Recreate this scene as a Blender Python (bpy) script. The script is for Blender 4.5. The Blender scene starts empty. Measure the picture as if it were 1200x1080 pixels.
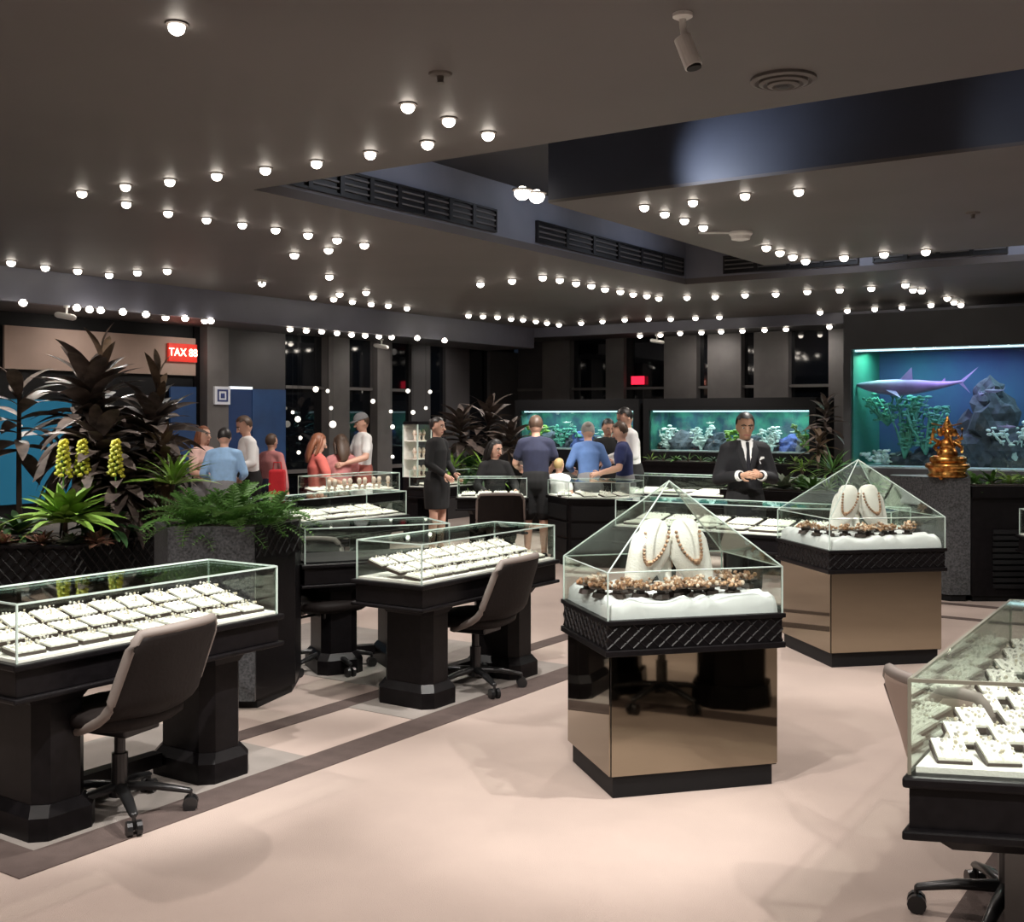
import bpy, bmesh, math, random
from mathutils import Vector, Matrix
random.seed(7)
PI = math.pi
C = bpy.context.scene.collection
sc = bpy.context.scene
F = 1350.0; HZ = 488.0; EYE = 1.6; YAW = math.radians(34)
SN, CS = math.sin(YAW), math.cos(YAW)
# ---------------------------------------------------------------- camera, world, exposure
cam = bpy.data.cameras.new('camera'); camo = bpy.data.objects.new('camera', cam); C.objects.link(camo)
camo.location = (0, 0, EYE); camo.rotation_euler = (PI/2, 0, 0)
cam.sensor_fit = 'HORIZONTAL'; cam.sensor_width = 36; cam.lens = F/1200*36
cam.shift_y = -(540-HZ)/1200; cam.clip_start = 0.05
sc.camera = camo
w = bpy.data.worlds.new('night'); sc.world = w; w.use_nodes = True
w.node_tree.nodes['Background'].inputs[0].default_value = (0.02, 0.03, 0.05, 1)
w.node_tree.nodes['Background'].inputs[1].default_value = 0.3
sc.view_settings.view_transform = 'Standard'; sc.view_settings.look = 'None'
sc.view_settings.gamma = 1; sc.view_settings.use_curve_mapping = False
sc.view_settings.exposure = 0.0
sc.cycles.transparent_max_bounces = 32
sc.cycles.max_bounces = 8

def UV(u, v, z=0.0):
    return Vector((u*SN+v*CS, u*CS-v*SN, z))
def toUV(p):
    return (p[0]*SN+p[1]*CS, p[0]*CS-p[1]*SN)
def PZ(px, py, z):                       # point seen at a pixel on the level z
    d = F*(z-EYE)/(HZ-py)
    return Vector(((px-600)/F*d, d, z))
def PD(px, py, d):
    return Vector(((px-600)/F*d, d, EYE+(HZ-py)*d/F))
def U_on_v(px, v):
    t = (px-600)/F; d = v/(t*CS-SN); return t*d*SN+d*CS
def V_on_u(px, u):
    t = (px-600)/F; d = u/(t*SN+CS); return t*d*CS-d*SN
def spot(loc, target, power, size=100, blend=0.8, col=(1, .91, .83), r=0.05):
    l = bpy.data.lights.new('spot_lamp', 'SPOT'); l.energy = power; l.spot_size = math.radians(size); l.spot_blend = blend
    l.color = col; l.shadow_soft_size = r
    o = bpy.data.objects.new('spot_lamp', l); C.objects.link(o); o.location = loc
    o.rotation_euler = (Vector(target)-Vector(loc)).to_track_quat('-Z', 'Y').to_euler()
    return o
def area(loc, target, power, sx, sy, col=(1, 1, 1)):
    l = bpy.data.lights.new('area_lamp', 'AREA'); l.energy = power; l.shape = 'RECTANGLE'; l.size = sx; l.size_y = sy; l.color = col
    o = bpy.data.objects.new('area_lamp', l); C.objects.link(o); o.location = loc
    o.rotation_euler = (Vector(target)-Vector(loc)).to_track_quat('-Z', 'Y').to_euler()
    return o
# general downlighting of the shop, a grid of ceiling spots
G = 125
for (u, v) in [(-1.5, -4.5), (-1.5, -1.5), (-1.5, 1.2), (0.8, -3.4), (1.0, -.6), (1.0, 1.8), (1.6, -6.2), (3.6, -4.9), (3.6, -2.2), (3.6, .4), (4.4, -7.6),
               (6.9, -3.4), (6.9, -.8), (8.8, -2.2), (8.9, .6), (7.2, -6.4), (9.6, -6.4), (7.2, -8.9), (10.0, -8.9), (12.2, -8.3), (12.2, -5.6), (12.2, -3.0), (12.2, -.4), (14.2, -6.8), (14.2,-9.2)]:
    p = UV(u, v, 2.93); spot(p, p-Vector((0, 0, 1)), G, 135, .6, r=.035)
for v in (-7.2, -5.6, -4.0, -2.4, -.8): spot(UV(15.55, v, 2.80), UV(16.2, v, 1.9), 22, 130, .9)
for u in (6.0, 7.6, 9.2, 10.8, 12.4, 14.0): spot(UV(u, -10.15, 2.62), UV(u, -10.8, 1.8), 18, 130, .9)
# accents aimed at the show cases
ACC = [((2.2, -2.6), (3.1, -4.05), 60), ((4.3, -2.6), (3.3, -4.05), 50), ((4.6, -3.0), (5.4, -4.05), 55), ((4.2, -5.7), (5.6, -4.05), 45),
       ((2.2, -2.2), (3.9, -2.4), 50), ((4.6, -1.4), (4.1, -2.2), 40), ((4.4, -2.8), (7.2, -2.3), 70), ((1.6, .6), (3.4, -.5), 45), ((4.5, -.9), (3.4, -.4), 40),
       ((6.8, -5.9), (7.5, -7.0), 50), ((6.9, -3.6), (8.6, -3.8), 60), ((9.9, -3.8), (8.7, -3.4), 40), ((10.4, -6.2), (11, -7.2), 60),
       ((11.6, -4.4), (12.3, -5.6), 40), ((9.6, -8.3), (10.4, -9.3), 50), ((10.9, -6.3), (11.6, -8.3), 40),
       ((10.9, -5.0), (12.2, -5.5), 70), ((3.4, -6.9), (5.2, -6.3), 55), ((6.0, -8.6), (5.0, -6.9), 40), ((6.7, -1.6), (8.6, -.9), 40)]
for a, b, p in ACC: spot(UV(*a, 2.93), UV(*b, .8), p*6, 46, .7, col=(1, .96, .90), r=.03)

# ---------------------------------------------------------------- materials
MATS = {}
def mat(name, col, rough=.6, metal=0, noise=0, nscale=20, emit=None, es=0, bump=0, bscale=80, spec=.5, coat=0, col2=None):
    if name in MATS: return MATS[name]
    m = bpy.data.materials.new(name); m.use_nodes = True; nt = m.node_tree; b = nt.nodes['Principled BSDF']
    b.inputs['Base Color'].default_value = (*col, 1); b.inputs['Roughness'].default_value = rough; b.inputs['Metallic'].default_value = metal
    b.inputs['Specular IOR Level'].default_value = spec; b.inputs['Coat Weight'].default_value = coat
    if emit: b.inputs['Emission Color'].default_value = (*emit, 1); b.inputs['Emission Strength'].default_value = es
    if noise or bump:
        tc = nt.nodes.new('ShaderNodeTexCoord')
    if noise:
        n = nt.nodes.new('ShaderNodeTexNoise'); n.inputs['Scale'].default_value = nscale; n.inputs['Detail'].default_value = 5
        nt.links.new(tc.outputs['Object'], n.inputs['Vector'])
        r = nt.nodes.new('ShaderNodeMix'); r.data_type = 'RGBA'
        cr = nt.nodes.new('ShaderNodeMapRange'); cr.inputs[1].default_value = .35; cr.inputs[2].default_value = .65
        nt.links.new(n.outputs['Fac'], cr.inputs[0]); nt.links.new(cr.outputs[0], r.inputs['Factor'])
        c2 = col2 or tuple(max(0, c*(1-noise)) for c in col)
        r.inputs['A'].default_value = (*col, 1); r.inputs['B'].default_value = (*c2, 1)
        nt.links.new(r.outputs['Result'], b.inputs['Base Color'])
    if bump:
        n2 = nt.nodes.new('ShaderNodeTexNoise'); n2.inputs['Scale'].default_value = bscale; n2.inputs['Detail'].default_value = 3
        nt.links.new(tc.outputs['Object'], n2.inputs['Vector'])
        bp = nt.nodes.new('ShaderNodeBump'); bp.inputs['Strength'].default_value = bump; bp.inputs['Distance'].default_value = .01
        nt.links.new(n2.outputs['Fac'], bp.inputs['Height']); nt.links.new(bp.outputs[0], b.inputs['Normal'])
    MATS[name] = m; return m
def glassmat(name, tint, base=.04, rough=.02):
    m = bpy.data.materials.new(name); m.use_nodes = True; nt = m.node_tree; nt.nodes.clear()
    out = nt.nodes.new('ShaderNodeOutputMaterial'); mx = nt.nodes.new('ShaderNodeMixShader')
    tr = nt.nodes.new('ShaderNodeBsdfTransparent'); gl = nt.nodes.new('ShaderNodeBsdfGlossy'); fr = nt.nodes.new('ShaderNodeFresnel')
    tr.inputs[0].default_value = (*tint, 1); gl.inputs['Roughness'].default_value = rough; gl.inputs[0].default_value = (.9, 1, .95, 1)
    ge = nt.nodes.new('ShaderNodeNewGeometry'); mr = nt.nodes.new('ShaderNodeMapRange'); mr.inputs[3].default_value = 1.42; mr.inputs[4].default_value = 1/1.42
    nt.links.new(ge.outputs['Backfacing'], mr.inputs[0]); nt.links.new(mr.outputs[0], fr.inputs[0])
    nt.links.new(fr.outputs[0], mx.inputs[0]); nt.links.new(tr.outputs[0], mx.inputs[1]); nt.links.new(gl.outputs[0], mx.inputs[2])
    nt.links.new(mx.outputs[0], out.inputs[0]); MATS[name] = m; return m
CARPET = mat('carpet', (.46, .37, .33), .95, noise=.05, nscale=3.5, bump=.5, bscale=300)
CARPET_G = mat('carpet_grey', (.30, .27, .25), .95, noise=.12, nscale=6, bump=.5, bscale=300)
CARPET_D = mat('carpet_dark', (.105, .075, .068), .95, noise=.2, nscale=12, bump=.5, bscale=300)
CEIL = mat('ceiling_paint', (.132, .119, .116), .55, noise=.10, nscale=1.2, spec=.3)
CEILD = mat('recess_paint', (.022, .023, .03), .6)
RECW = mat('recess_wall_paint', (.20, .21, .26), .55, noise=.12, nscale=3)
BEAM = mat('beam_paint', (.05, .058, .085), .5, noise=.2, nscale=2)
BAND = mat('band_paint', (.15, .155, .20), .4, noise=.2, nscale=1.5)
WALLD = mat('dark_panel', (.055, .052, .055), .5, noise=.1, nscale=4)
COLUMN = mat('column_grey', (.13, .122, .12), .5, noise=.15, nscale=5)
NIGHT = mat('night_glass', (.003, .004, .006), .04, spec=.8)
BLACK = mat('black_wood', (.007, .006, .007), .36, noise=.35, nscale=30, spec=.16)
BLACKM = mat('black_matte', (.007, .007, .008), .6, spec=.25)
GRILL = mat('grille_dark', (.012, .012, .014), .5)
GRAN = mat('granite', (.085, .088, .095), .45, noise=.6, nscale=70, col2=(.022, .023, .026))
MIRROR = mat('bronze_mirror', (.30, .262, .20), .04, metal=1)
GLASS = glassmat('case_glass', (.965, .985, .972))
TANKG = glassmat('tank_glass', (.93, .98, .97))
EDGE = mat('glass_edge', (.50, .60, .56), .25)
WHITE = mat('white_velvet', (.86, .85, .80), .8, bump=.3, bscale=120)
SATIN = mat('white_satin', (.82, .84, .86), .45, noise=.08, nscale=8)
PAD = mat('tray_pad', (.88, .87, .80), .7, noise=.10, nscale=60)
JEWEL = mat('jewel', (.60, .54, .42), .3, metal=.2)
SILVER = mat('silver', (.8, .78, .74), .25, metal=.4)
GOLD = mat('gold', (.85, .47, .13), .28, metal=1, noise=.5, nscale=25, col2=(.35, .10, .02))
ROSE = mat('rose_gold', (.62, .40, .26), .35, metal=.5, noise=.5, nscale=60, col2=(.25, .14, .09))
DARKSTONE = mat('dark_stand', (.045, .03, .025), .5)
LEATHER = mat('chair_leather', (.013, .010, .0095), .6, spec=.15, bump=.15, bscale=60)
TAUPE = mat('chair_piping', (.20, .17, .155), .6)
BASEM = mat('chair_metal', (.04, .04, .042), .3, metal=.7)
BULB = mat('bulb', (1, 1, 1), .5, emit=(1, .90, .78), es=14)
CAP = mat('lamp_cap', (.10, .085, .075), .6)
WHITEP = mat('white_plastic', (.75, .74, .72), .45)
SOIL = mat('soil', (.03, .022, .015), .95, noise=.4, nscale=30)

# ---------------------------------------------------------------- mesh helpers
class MB:
    def __init__(s): s.v = []; s.f = []; s.m = []
    def add(s, vs, fs, mi=0):
        o = len(s.v); s.v += [tuple(x) for x in vs]; s.f += [tuple(i+o for i in f) for f in fs]; s.m += [mi]*len(fs); return s
    def box(s, x0, y0, z0, x1, y1, z1, mi=0, M=None):
        vs = [Vector((x, y, z)) for z in (z0, z1) for (x, y) in ((x0, y0), (x1, y0), (x1, y1), (x0, y1))]
        if M: vs = [M@q for q in vs]
        return s.add(vs, [(3, 2, 1, 0), (4, 5, 6, 7), (0, 1, 5, 4), (1, 2, 6, 5), (2, 3, 7, 6), (3, 0, 4, 7)], mi)
    def prism(s, pts, z0, z1, mi=0, inset=0, pts2=None):
        n = len(pts); p2 = pts2 or pts
        vs = [(x, y, z0) for x, y in pts]+[(x, y, z1) for x, y in p2]
        return s.add(vs, [tuple(range(n-1, -1, -1)), tuple(range(n, 2*n))]+[(i, (i+1) % n, (i+1) % n+n, i+n) for i in range(n)], mi)
    def tube(s, pts, radii, seg=10, side=None, mi=0, dome=True):
        pts = [Vector(p) for p in pts]; n = len(pts)
        if not isinstance(radii, (list, tuple)): radii = [radii]*n
        R = [(r if isinstance(r, tuple) else (r, r)) for r in radii]
        rings = []
        sd0 = Vector(side) if side else None
        def frame(t):
            a = sd0 or (Vector((0, 0, 1)) if abs(t.z) < .9 else Vector((1, 0, 0)))
            a = (a-t*a.dot(t))
            if a.length < 1e-4: a = Vector((0, 1, 0))-t*t.y
            a.normalize(); return a, t.cross(a)
        T = []
        for i in range(n):
            a = pts[max(i-1, 0)]; b = pts[min(i+1, n-1)]; t = (b-a)
            T.append(t.normalized() if t.length > 1e-6 else Vector((0, 0, 1)))
        def ring(p, t, r):
            a, b = frame(t); return [p+a*r[0]*math.cos(2*PI*k/seg)+b*r[1]*math.sin(2*PI*k/seg) for k in range(seg)]
        if dome:
            for q in (.95, .7): rings.append(ring(pts[0]-T[0]*min(R[0])*q, T[0], tuple(x*math.sqrt(1-q*q) for x in R[0])))
        for i in range(n): rings.append(ring(pts[i], T[i], R[i]))
        if dome:
            for q in (.7, .95): rings.append(ring(pts[-1]+T[-1]*min(R[-1])*q, T[-1], tuple(x*math.sqrt(1-q*q) for x in R[-1])))
        vs = [p for r in rings for p in r]; m = len(rings)
        fs = [(i*seg+k, i*seg+(k+1) % seg, (i+1)*seg+(k+1) % seg, (i+1)*seg+k) for i in range(m-1) for k in range(seg)]
        fs += [tuple(range(seg-1, -1, -1)), tuple((m-1)*seg+k for k in range(seg))]
        return s.add(vs, fs, mi)
    def ball(s, c, r, mi=0, seg=10, ring=7, M=None):
        c = Vector(c); r = Vector(r) if hasattr(r, '__len__') else Vector((r, r, r))
        vs = [Vector((0, 0, -1))]+[Vector((math.sin(PI*i/ring)*math.cos(2*PI*k/seg), math.sin(PI*i/ring)*math.sin(2*PI*k/seg), -math.cos(PI*i/ring))) for i in range(1, ring) for k in range(seg)]+[Vector((0, 0, 1))]
        vs = [Vector((q.x*r.x, q.y*r.y, q.z*r.z)) for q in vs]
        if M: vs = [M@q for q in vs]
        vs = [q+c for q in vs]; L = len(vs)-1
        fs = [(0, 1+(k+1) % seg, 1+k) for k in range(seg)]
        fs += [(1+i*seg+k, 1+i*seg+(k+1) % seg, 1+(i+1)*seg+(k+1) % seg, 1+(i+1)*seg+k) for i in range(ring-2) for k in range(seg)]
        fs += [(L, 1+(ring-2)*seg+k, 1+(ring-2)*seg+(k+1) % seg) for k in range(seg)]
        return s.add(vs, fs, mi)
    def lathe(s, prof, seg=16, c=(0, 0), mi=0):
        n = len(prof); vs = [(c[0]+r*math.cos(2*PI*k/seg), c[1]+r*math.sin(2*PI*k/seg), z) for r, z in prof for k in range(seg)]
        fs = [(i*seg+k, i*seg+(k+1) % seg, (i+1)*seg+(k+1) % seg, (i+1)*seg+k) for i in range(n-1) for k in range(seg)]
        fs += [tuple(range(seg-1, -1, -1)), tuple((n-1)*seg+k for k in range(seg))]
        return s.add(vs, fs, mi)
    def mesh(s, name, mats, smooth=False):
        me = bpy.data.meshes.new(name); me.from_pydata(s.v, [], s.f)
        for m in (mats if isinstance(mats, (list, tuple)) else [mats]): me.materials.append(m)
        me.polygons.foreach_set('material_index', s.m)
        if smooth: me.polygons.foreach_set('use_smooth', [True]*len(s.f))
        me.update(); return me
    def build(s, name, mats, parent=None, smooth=False, bevel=0):
        o = bpy.data.objects.new(name, s.mesh(name, mats, smooth)); C.objects.link(o)
        if parent: o.parent = parent
        if bevel:
            b = o.modifiers.new('bevel', 'BEVEL'); b.width = bevel; b.segments = 2; b.limit_method = 'ANGLE'
        return o
def empty(name, loc, rz=0):
    o = bpy.data.objects.new(name, None); C.objects.link(o); o.location = loc; o.rotation_euler = (0, 0, rz); o.empty_display_size = .1; return o
def tag(o, label, cat, group=None, kind=None):
    if label: o['label'] = label
    if cat: o['category'] = cat
    if group: o['group'] = group
    if kind: o['kind'] = kind
    return o
def copy_tree(o, parent=None):
    c = o.copy(); C.objects.link(c); c.parent = parent
    for ch in [x for x in o.children]: copy_tree(ch, c)
    return c
def inst(me, name, parent, M=None):
    o = bpy.data.objects.new(name, me); C.objects.link(o); o.parent = parent
    if M is not None: o.matrix_local = M
    return o
ORD = ['first', 'second', 'third', 'fourth', 'fifth', 'sixth', 'seventh', 'eighth', 'ninth', 'tenth', 'eleventh', 'twelfth', 'thirteenth', 'fourteenth', 'fifteenth', 'sixteenth', 'seventeenth', 'eighteenth', 'nineteenth', 'twentieth', 'twenty-first', 'twenty-second', 'twenty-third', 'twenty-fourth', 'twenty-fifth', 'twenty-sixth']
def struct(mb, name, mats, M=True, **k):
    o = mb.build(name, mats, **k); o['kind'] = 'structure'
    if M: o.rotation_euler = (0, 0, -YAW)
    return o
RU = PI/2-YAW            # rotation whose local x runs along the aisle direction u
# ---------------------------------------------------------------- shell; local x = v, local y = u
V0, V1, U0, U1 = -10.9, 3.6, -3.0, 16.3
HC = 3.0
struct(MB().box(V0, U0, -.1, V1, U1, 0), 'floor', CARPET)
RV0, RV1, RU0, RU1, RZ = -5.3, 2.6, 5.0, 11.15, 3.5
mb = MB()
for (a, b, c, d) in ((V0, U0, V1, RU0), (V0, RU1, V1, U1), (V0, RU0, RV0, RU1), (RV1, RU0, V1, RU1)): mb.box(a, b, HC, c, d, HC+.06)
struct(mb, 'ceiling', CEIL)
mb = MB(); mb.box(RV0-.1, RU0-.1, RZ, RV1+.1, RU1+.1, RZ+.06)
struct(mb, 'ceiling.001', CEILD)
struct(MB().box(RV0-.06, RU0, HC+.06, RV0, RU1, RZ), 'trim_1', RECW)
struct(MB().box(RV0, RU1, HC+.06, RV1, RU1+.06, RZ), 'trim_2', RECW)
struct(MB().box(RV0, RU0-.06, HC+.06, RV1, RU0, RZ).box(RV1, RU0, HC+.06, RV1+.06, RU1, RZ), 'trim_3', CEILD)
IV0, IU0, IU1 = -4.03, 6.4, 10.15
struct(MB().box(IV0, IU0, HC, RV1-.9, IU1, HC+.02, 0).box(IV0, IU0, HC+.02, RV1-.9, IU1, RZ, 1), 'ceiling.002', [CEIL, BEAM])
# perimeter bands hanging below the ceiling, with their low soffits
ZB, ZF = 2.68, 2.85
struct(MB().box(-10.0, U0, ZB, -9.9, 15.3, HC), 'trim_4', BAND)
struct(MB().box(V0, U0, ZB, -10.0, 15.4, ZB+.04), 'trim_5', WALLD)
struct(MB().box(-9.9, 15.3, ZF, V1, 15.4, HC), 'trim_6', BAND)
struct(MB().box(V0, 15.4, ZF, V1, U1, ZF+.04), 'trim_7', WALLD)
struct(MB().box(V1, U0, 0, V1+.1, U1, HC), 'wall_right', COLUMN)
struct(MB().box(V0, U0-.1, 0, V1, U0, HC), 'wall_back', COLUMN)
struct(MB().box(V0-.12, U0, 0, V0-.05, U1, HC), 'wall_left', BLACKM)
struct(MB().box(V0, U1+.05, 0, V1, U1+.12, HC), 'wall_far', BLACKM)
# left window wall: columns, panels, mullions, night glass
L = lambda px: U_on_v(px, V0)
wn = [0]
def window_left(a, b):
    wn[0] += 1; struct(MB().box(V0-.05, L(a), 0, V0-.02, L(b), ZB), 'window_%d' % wn[0], NIGHT)
def window_far(a, b, z0=0):
    wn[0] += 1; struct(MB().box(V_on_u(a, U1), U1+.02, z0, V_on_u(b, U1), U1+.05, ZF), 'window_%d' % wn[0], NIGHT)
tn = [7]
def trim(mb, m):
    tn[0] += 1; return struct(mb, 'trim_%d' % tn[0], m)
trim(MB().box(V0-.05, U0, 0, V0+.02, L(-20), ZB), BLACKM)
trim(MB().box(V0-.05, L(-20), 0, V0, L(226), ZB), BLACKM)
trim(MB().box(V0-.05, L(226), 0, V0+.02, L(233), ZB), BLACK)
trim(MB().box(V0-.05, L(233), 0, V0+.15, L(258), ZB), COLUMN)
trim(MB().box(V0-.05, L(258), 1.95, V0+.02, L(333), ZB), WALLD)
trim(MB().box(V0-.05, L(258), 0, V0, L(333), 1.95), BLACKM)
for a, b in ((333, 378), (402, 435), (452, 480)): window_left(a, b)
for a, b in ((378, 402), (435, 452)): trim(MB().box(V0-.05, L(a), 0, V0+.12, L(b), ZB), COLUMN)
trim(MB().box(V0-.05, L(480), 0, V0+.04, L(502), ZB), WALLD)
window_left(502, 520); window_left(548, 572)
trim(MB().box(V0-.05, L(520), 0, V0+.04, L(548), ZB), WALLD)
trim(MB().box(V0-.05, L(572), 0, V0+.04, U1, ZB), WALLD)
trim(MB().box(V0-.02, L(333), 1.97, V0+.03, L(480), 2.01), COLUMN)
trim(MB().box(V0-.02, L(333), .85, V0+.03, L(572), .90), COLUMN)
# far wall
FV = lambda px: V_on_u(px, U1)
for a, b in ((672, 714), (742, 782), (820, 833), (872, 887), (927, 974)): window_far(a, b)
for a, b, m in ((608, 640, WALLD), (640, 672, COLUMN), (714, 735, COLUMN), (735, 742, BLACKM), (782, 820, COLUMN), (833, 872, COLUMN), (887, 927, COLUMN), (974, 1010, COLUMN), (1010, 1500, WALLD)):
    trim(MB().box(FV(a), U1-(.12 if m is COLUMN else .02), 0, FV(b), U1+.05, ZF), m)
trim(MB().box(FV(608), U1-.05, 2.03, FV(974), U1+.03, 2.07), COLUMN)
# carpet inlays: a dark border stripe along the desk row, grey mats
def inlay(v0, u0, v1, u1, m, z=.004): return trim(MB().box(v0, u0, 0, v1, u1, z), m)
inlay(-3.83, 2.53, -3.64, 8.2, CARPET_D)
inlay(-10.0, 2.35, -3.64, 2.53, CARPET_D)
inlay(-4.42, 3.95, -4.29, 9.0, CARPET_D)
inlay(-4.9, 2.53, -3.83, 3.95, CARPET_G, .003)
inlay(-4.29, 4.75, -3.83, 6.35, CARPET_G, .003)
inlay(-6.3, 5.2, -4.42, 6.6, CARPET_G, .003)
inlay(-.9, 2.2, -.74, 5.4, CARPET_D)
inlay(-.74, 2.2, 2.0, 2.36, CARPET_D)
inlay(-3.6, 10.2, 0, 10.3, CARPET_D); inlay(-3.6, 9.5, 0, 9.6, CARPET_D)

# ---------------------------------------------------------------- show-case desks
def oct_pts(cx, cy, r, s=1.0, n=8, ph=PI/8):
    return [(cx+r*math.cos(ph+2*PI*k/n), cy+r*s*math.sin(ph+2*PI*k/n)) for k in range(n)]
def glass_box(par, L_, W, z0, z1, t=.006):
    x, y = L_/2, W/2
    for a in ((-x, -y, z0, x, -y+t, z1), (-x, y-t, z0, x, y, z1), (-x, -y+t, z0, -x+t, y-t, z1), (x-t, -y+t, z0, x, y-t, z1), (-x, -y, z1, x, y, z1+t)):
        MB().box(*a).build('glass_panel', GLASS, par)
    e = .0035; m = MB()
    for sx in (-x, x):
        for sy in (-y, y): m.box(sx-e, sy-e, z0, sx+e, sy+e, z1+t)
    for sy in (-y, y): m.box(-x, sy-e, z1-e+t, x, sy+e, z1+e+t)
    for sx in (-x, x): m.box(sx-e, -y, z1-e+t, sx+e, y, z1+e+t)
    m.build('glass_edge', EDGE, par)
ring_me = None
def jewel_mesh(n, wx, wy, seed):
    rnd = random.Random(seed); m = MB()
    for i in range(n):
        x = rnd.uniform(-wx, wx); y = rnd.uniform(-wy, wy); r = rnd.uniform(.003, .006)
        m.ball((x, y, r*.8), r, mi=rnd.choice((0, 0, 1)), seg=5, ring=4)
    return m.mesh('jewels', [SILVER, JEWEL])
TRAYK = {}
def tray(par_loc, rz, w_, d_, label, group, tilt=0, kind=0):
    key = (round(w_, 3), round(d_, 3), kind % 3)
    if key not in TRAYK:
        a = MB().box(-w_/2, -d_/2, 0, w_/2, d_/2, .016).mesh('tray_base', DARKSTONE)
        m = MB(); k = max(2, int(w_/.028)); 
        m.box(-w_/2+.003, -d_/2+.003, .016, w_/2-.003, d_/2-.003, .024)
        for j in range(k):
            x = -w_/2+.01+(j+.5)*(w_-.02)/k
            m.tube([(x, -d_/2+.008, .0225), (x, d_/2-.008, .0225)], min(.009, (w_-.02)/k*.3), 6)
        b = m.mesh('cushion', PAD)
        TRAYK[key] = (a, b, jewel_mesh(16, w_/2-.01, d_/2-.01, len(TRAYK)))
    a, b, c = TRAYK[key]
    t = empty('jewellery_tray', par_loc, rz); t.rotation_euler = (tilt, 0, rz)
    inst(a, 'tray_base', t); inst(b, 'cushion', t)
    j = inst(c, 'jewels', t, Matrix.Translation((0, 0, .036))); j['kind'] = 'stuff'
    tag(t, label, 'jewellery tray', group)
def desk(center, rz, L_, W, label, where, zt=.70, glass=.21, rows=2, cols=7, lit=True, legs=True, seed=0):
    t = empty('display_desk', center, rz); tag(t, label, 'display case')
    x, y = L_/2, W/2
    m = MB().box(-x-.02, -y-.02, zt-.025, x+.02, y+.02, zt); m.build('desk_top', BLACK, t, bevel=.006)
    MB().box(-x, -y, zt-.125, x, y, zt-.025).build('apron', BLACK, t, bevel=.004)
    MB().box(-x-.02, -y-.02, zt-.145, x+.02, y+.02, zt-.125).build('moulding', BLACK, t, bevel=.006)
    MB().box(-x+.01, -y+.01, zt, x-.01, y-.01, zt+.012).build('display_deck', WHITE if lit else BLACKM, t)
    glass_box(t, L_-.012, W-.012, zt, zt+glass)
    if legs:
        for sx in (-1, 1):
            cx = sx*(x-.25); cr = lambda g: [(cx+a*(hx+g)+e_*.05*a2, b*(hy+g)+f_*.05*b2) for (a, b, a2, b2, e_, f_) in ((1, -1, 0, 1, 0, 1), (1, 1, 0, -1, 0, 1), (1, 1, -1, 0, 1, 0), (-1, 1, 1, 0, 1, 0), (-1, 1, 0, -1, 0, 1), (-1, -1, 0, 1, 0, 1), (-1, -1, 1, 0, 1, 0), (1, -1, -1, 0, 1, 0))]
            hx, hy = .115, min(.18, W*.36)
            m = MB(); m.prism(cr(0), .12, zt-.145)
            m.prism(cr(.03), 0, .09); m.prism(cr(.03), .09, .13, pts2=cr(.004))
            m.prism(cr(.004), zt-.19, zt-.145, pts2=cr(.03))
            m.build('leg', BLACK, t)
        MB().box(-x+.4, .08, .05, x-.4, .14, .11).build('foot_rail', BLACK, t)
    rnd = random.Random(seed)
    if rows:
        R = Matrix.Rotation(rz, 4, 'Z'); c = Vector(center)
        cw = (L_-.06)/cols; dw = (W-.08)/rows
        for r in range(rows):
            for k in range(cols):
                loc = c+R@Vector((-x+.03+(k+.5)*cw, -y+.04+(r+.5)*dw, zt+.014+.03*r))
                pos = ('front', 'middle', 'back')[r if rows > 2 else r*2]
                tray(loc, rz+rnd.uniform(-.06, .06), cw*.86, dw*.82, 'white jewellery tray, %s from near end, %s row, %s' % (ORD[k], pos, where), 'jewellery trays '+where, tilt=rnd.uniform(.0, .12)+.1*r, kind=rnd.randrange(3))
    return t
def duv(u0, u1, v0, v1, z=0): return UV((u0+u1)/2, (v0+v1)/2, z)
desk(duv(2.46, 3.77, -4.30, -3.83), RU, 1.31, .47, 'near black display desk with lit glass case, chair at its front', 'in the near desk case', seed=1, rows=3, cols=9)
desk(duv(4.82, 6.17, -4.30, -3.83), RU, 1.35, .47, 'black octagonal-legged display desk with lit glass case behind the pyramid case', 'in the middle desk case', seed=2, rows=3, cols=8)
desk(duv(6.75, 8.25, -7.22, -6.73), RU, 1.5, .49, 'long glass display case of white trays right of the fern planter', 'in the case beyond the fern planter', seed=3, rows=2, cols=6)
desk(Vector((-.93, 7.42, 0)), math.radians(24), .95, .50, 'dark unlit display desk behind the swivel chair by the planter', '', zt=.70, rows=0, lit=False)
desk(duv(9.6, 10.9, -9.45, -9.0), RU, 1.3, .45, 'glass case on dark desk before the seated customers', 'in the case before the seated customers', seed=5, rows=2, cols=5)
desk(duv(11.5, 13.1, -9.35, -8.9), RU, 1.6, .45, 'far glass case near the corner windows', 'in the far corner case', seed=6, rows=1, cols=5)
desk(duv(8.32, 8.86, -4.6, -2.35), -YAW, 2.25, .52, 'wide glass counter case in front of the man in the suit', 'in the counter before the suited man', seed=7, rows=2, cols=8)
desk(duv(12.0, 12.5, -6.5, -4.2), -YAW, 2.3, .48, 'glass counter case below the long aquarium, behind the suited man', 'in the counter below the aquarium', seed=8, rows=1, cols=6)
desk(Vector((-.22, 13.0, 0)), 0, .78, .42, 'small glass display desk before the seated saleswoman', 'in the small case by the saleswoman', seed=9, rows=1, cols=4)
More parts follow.
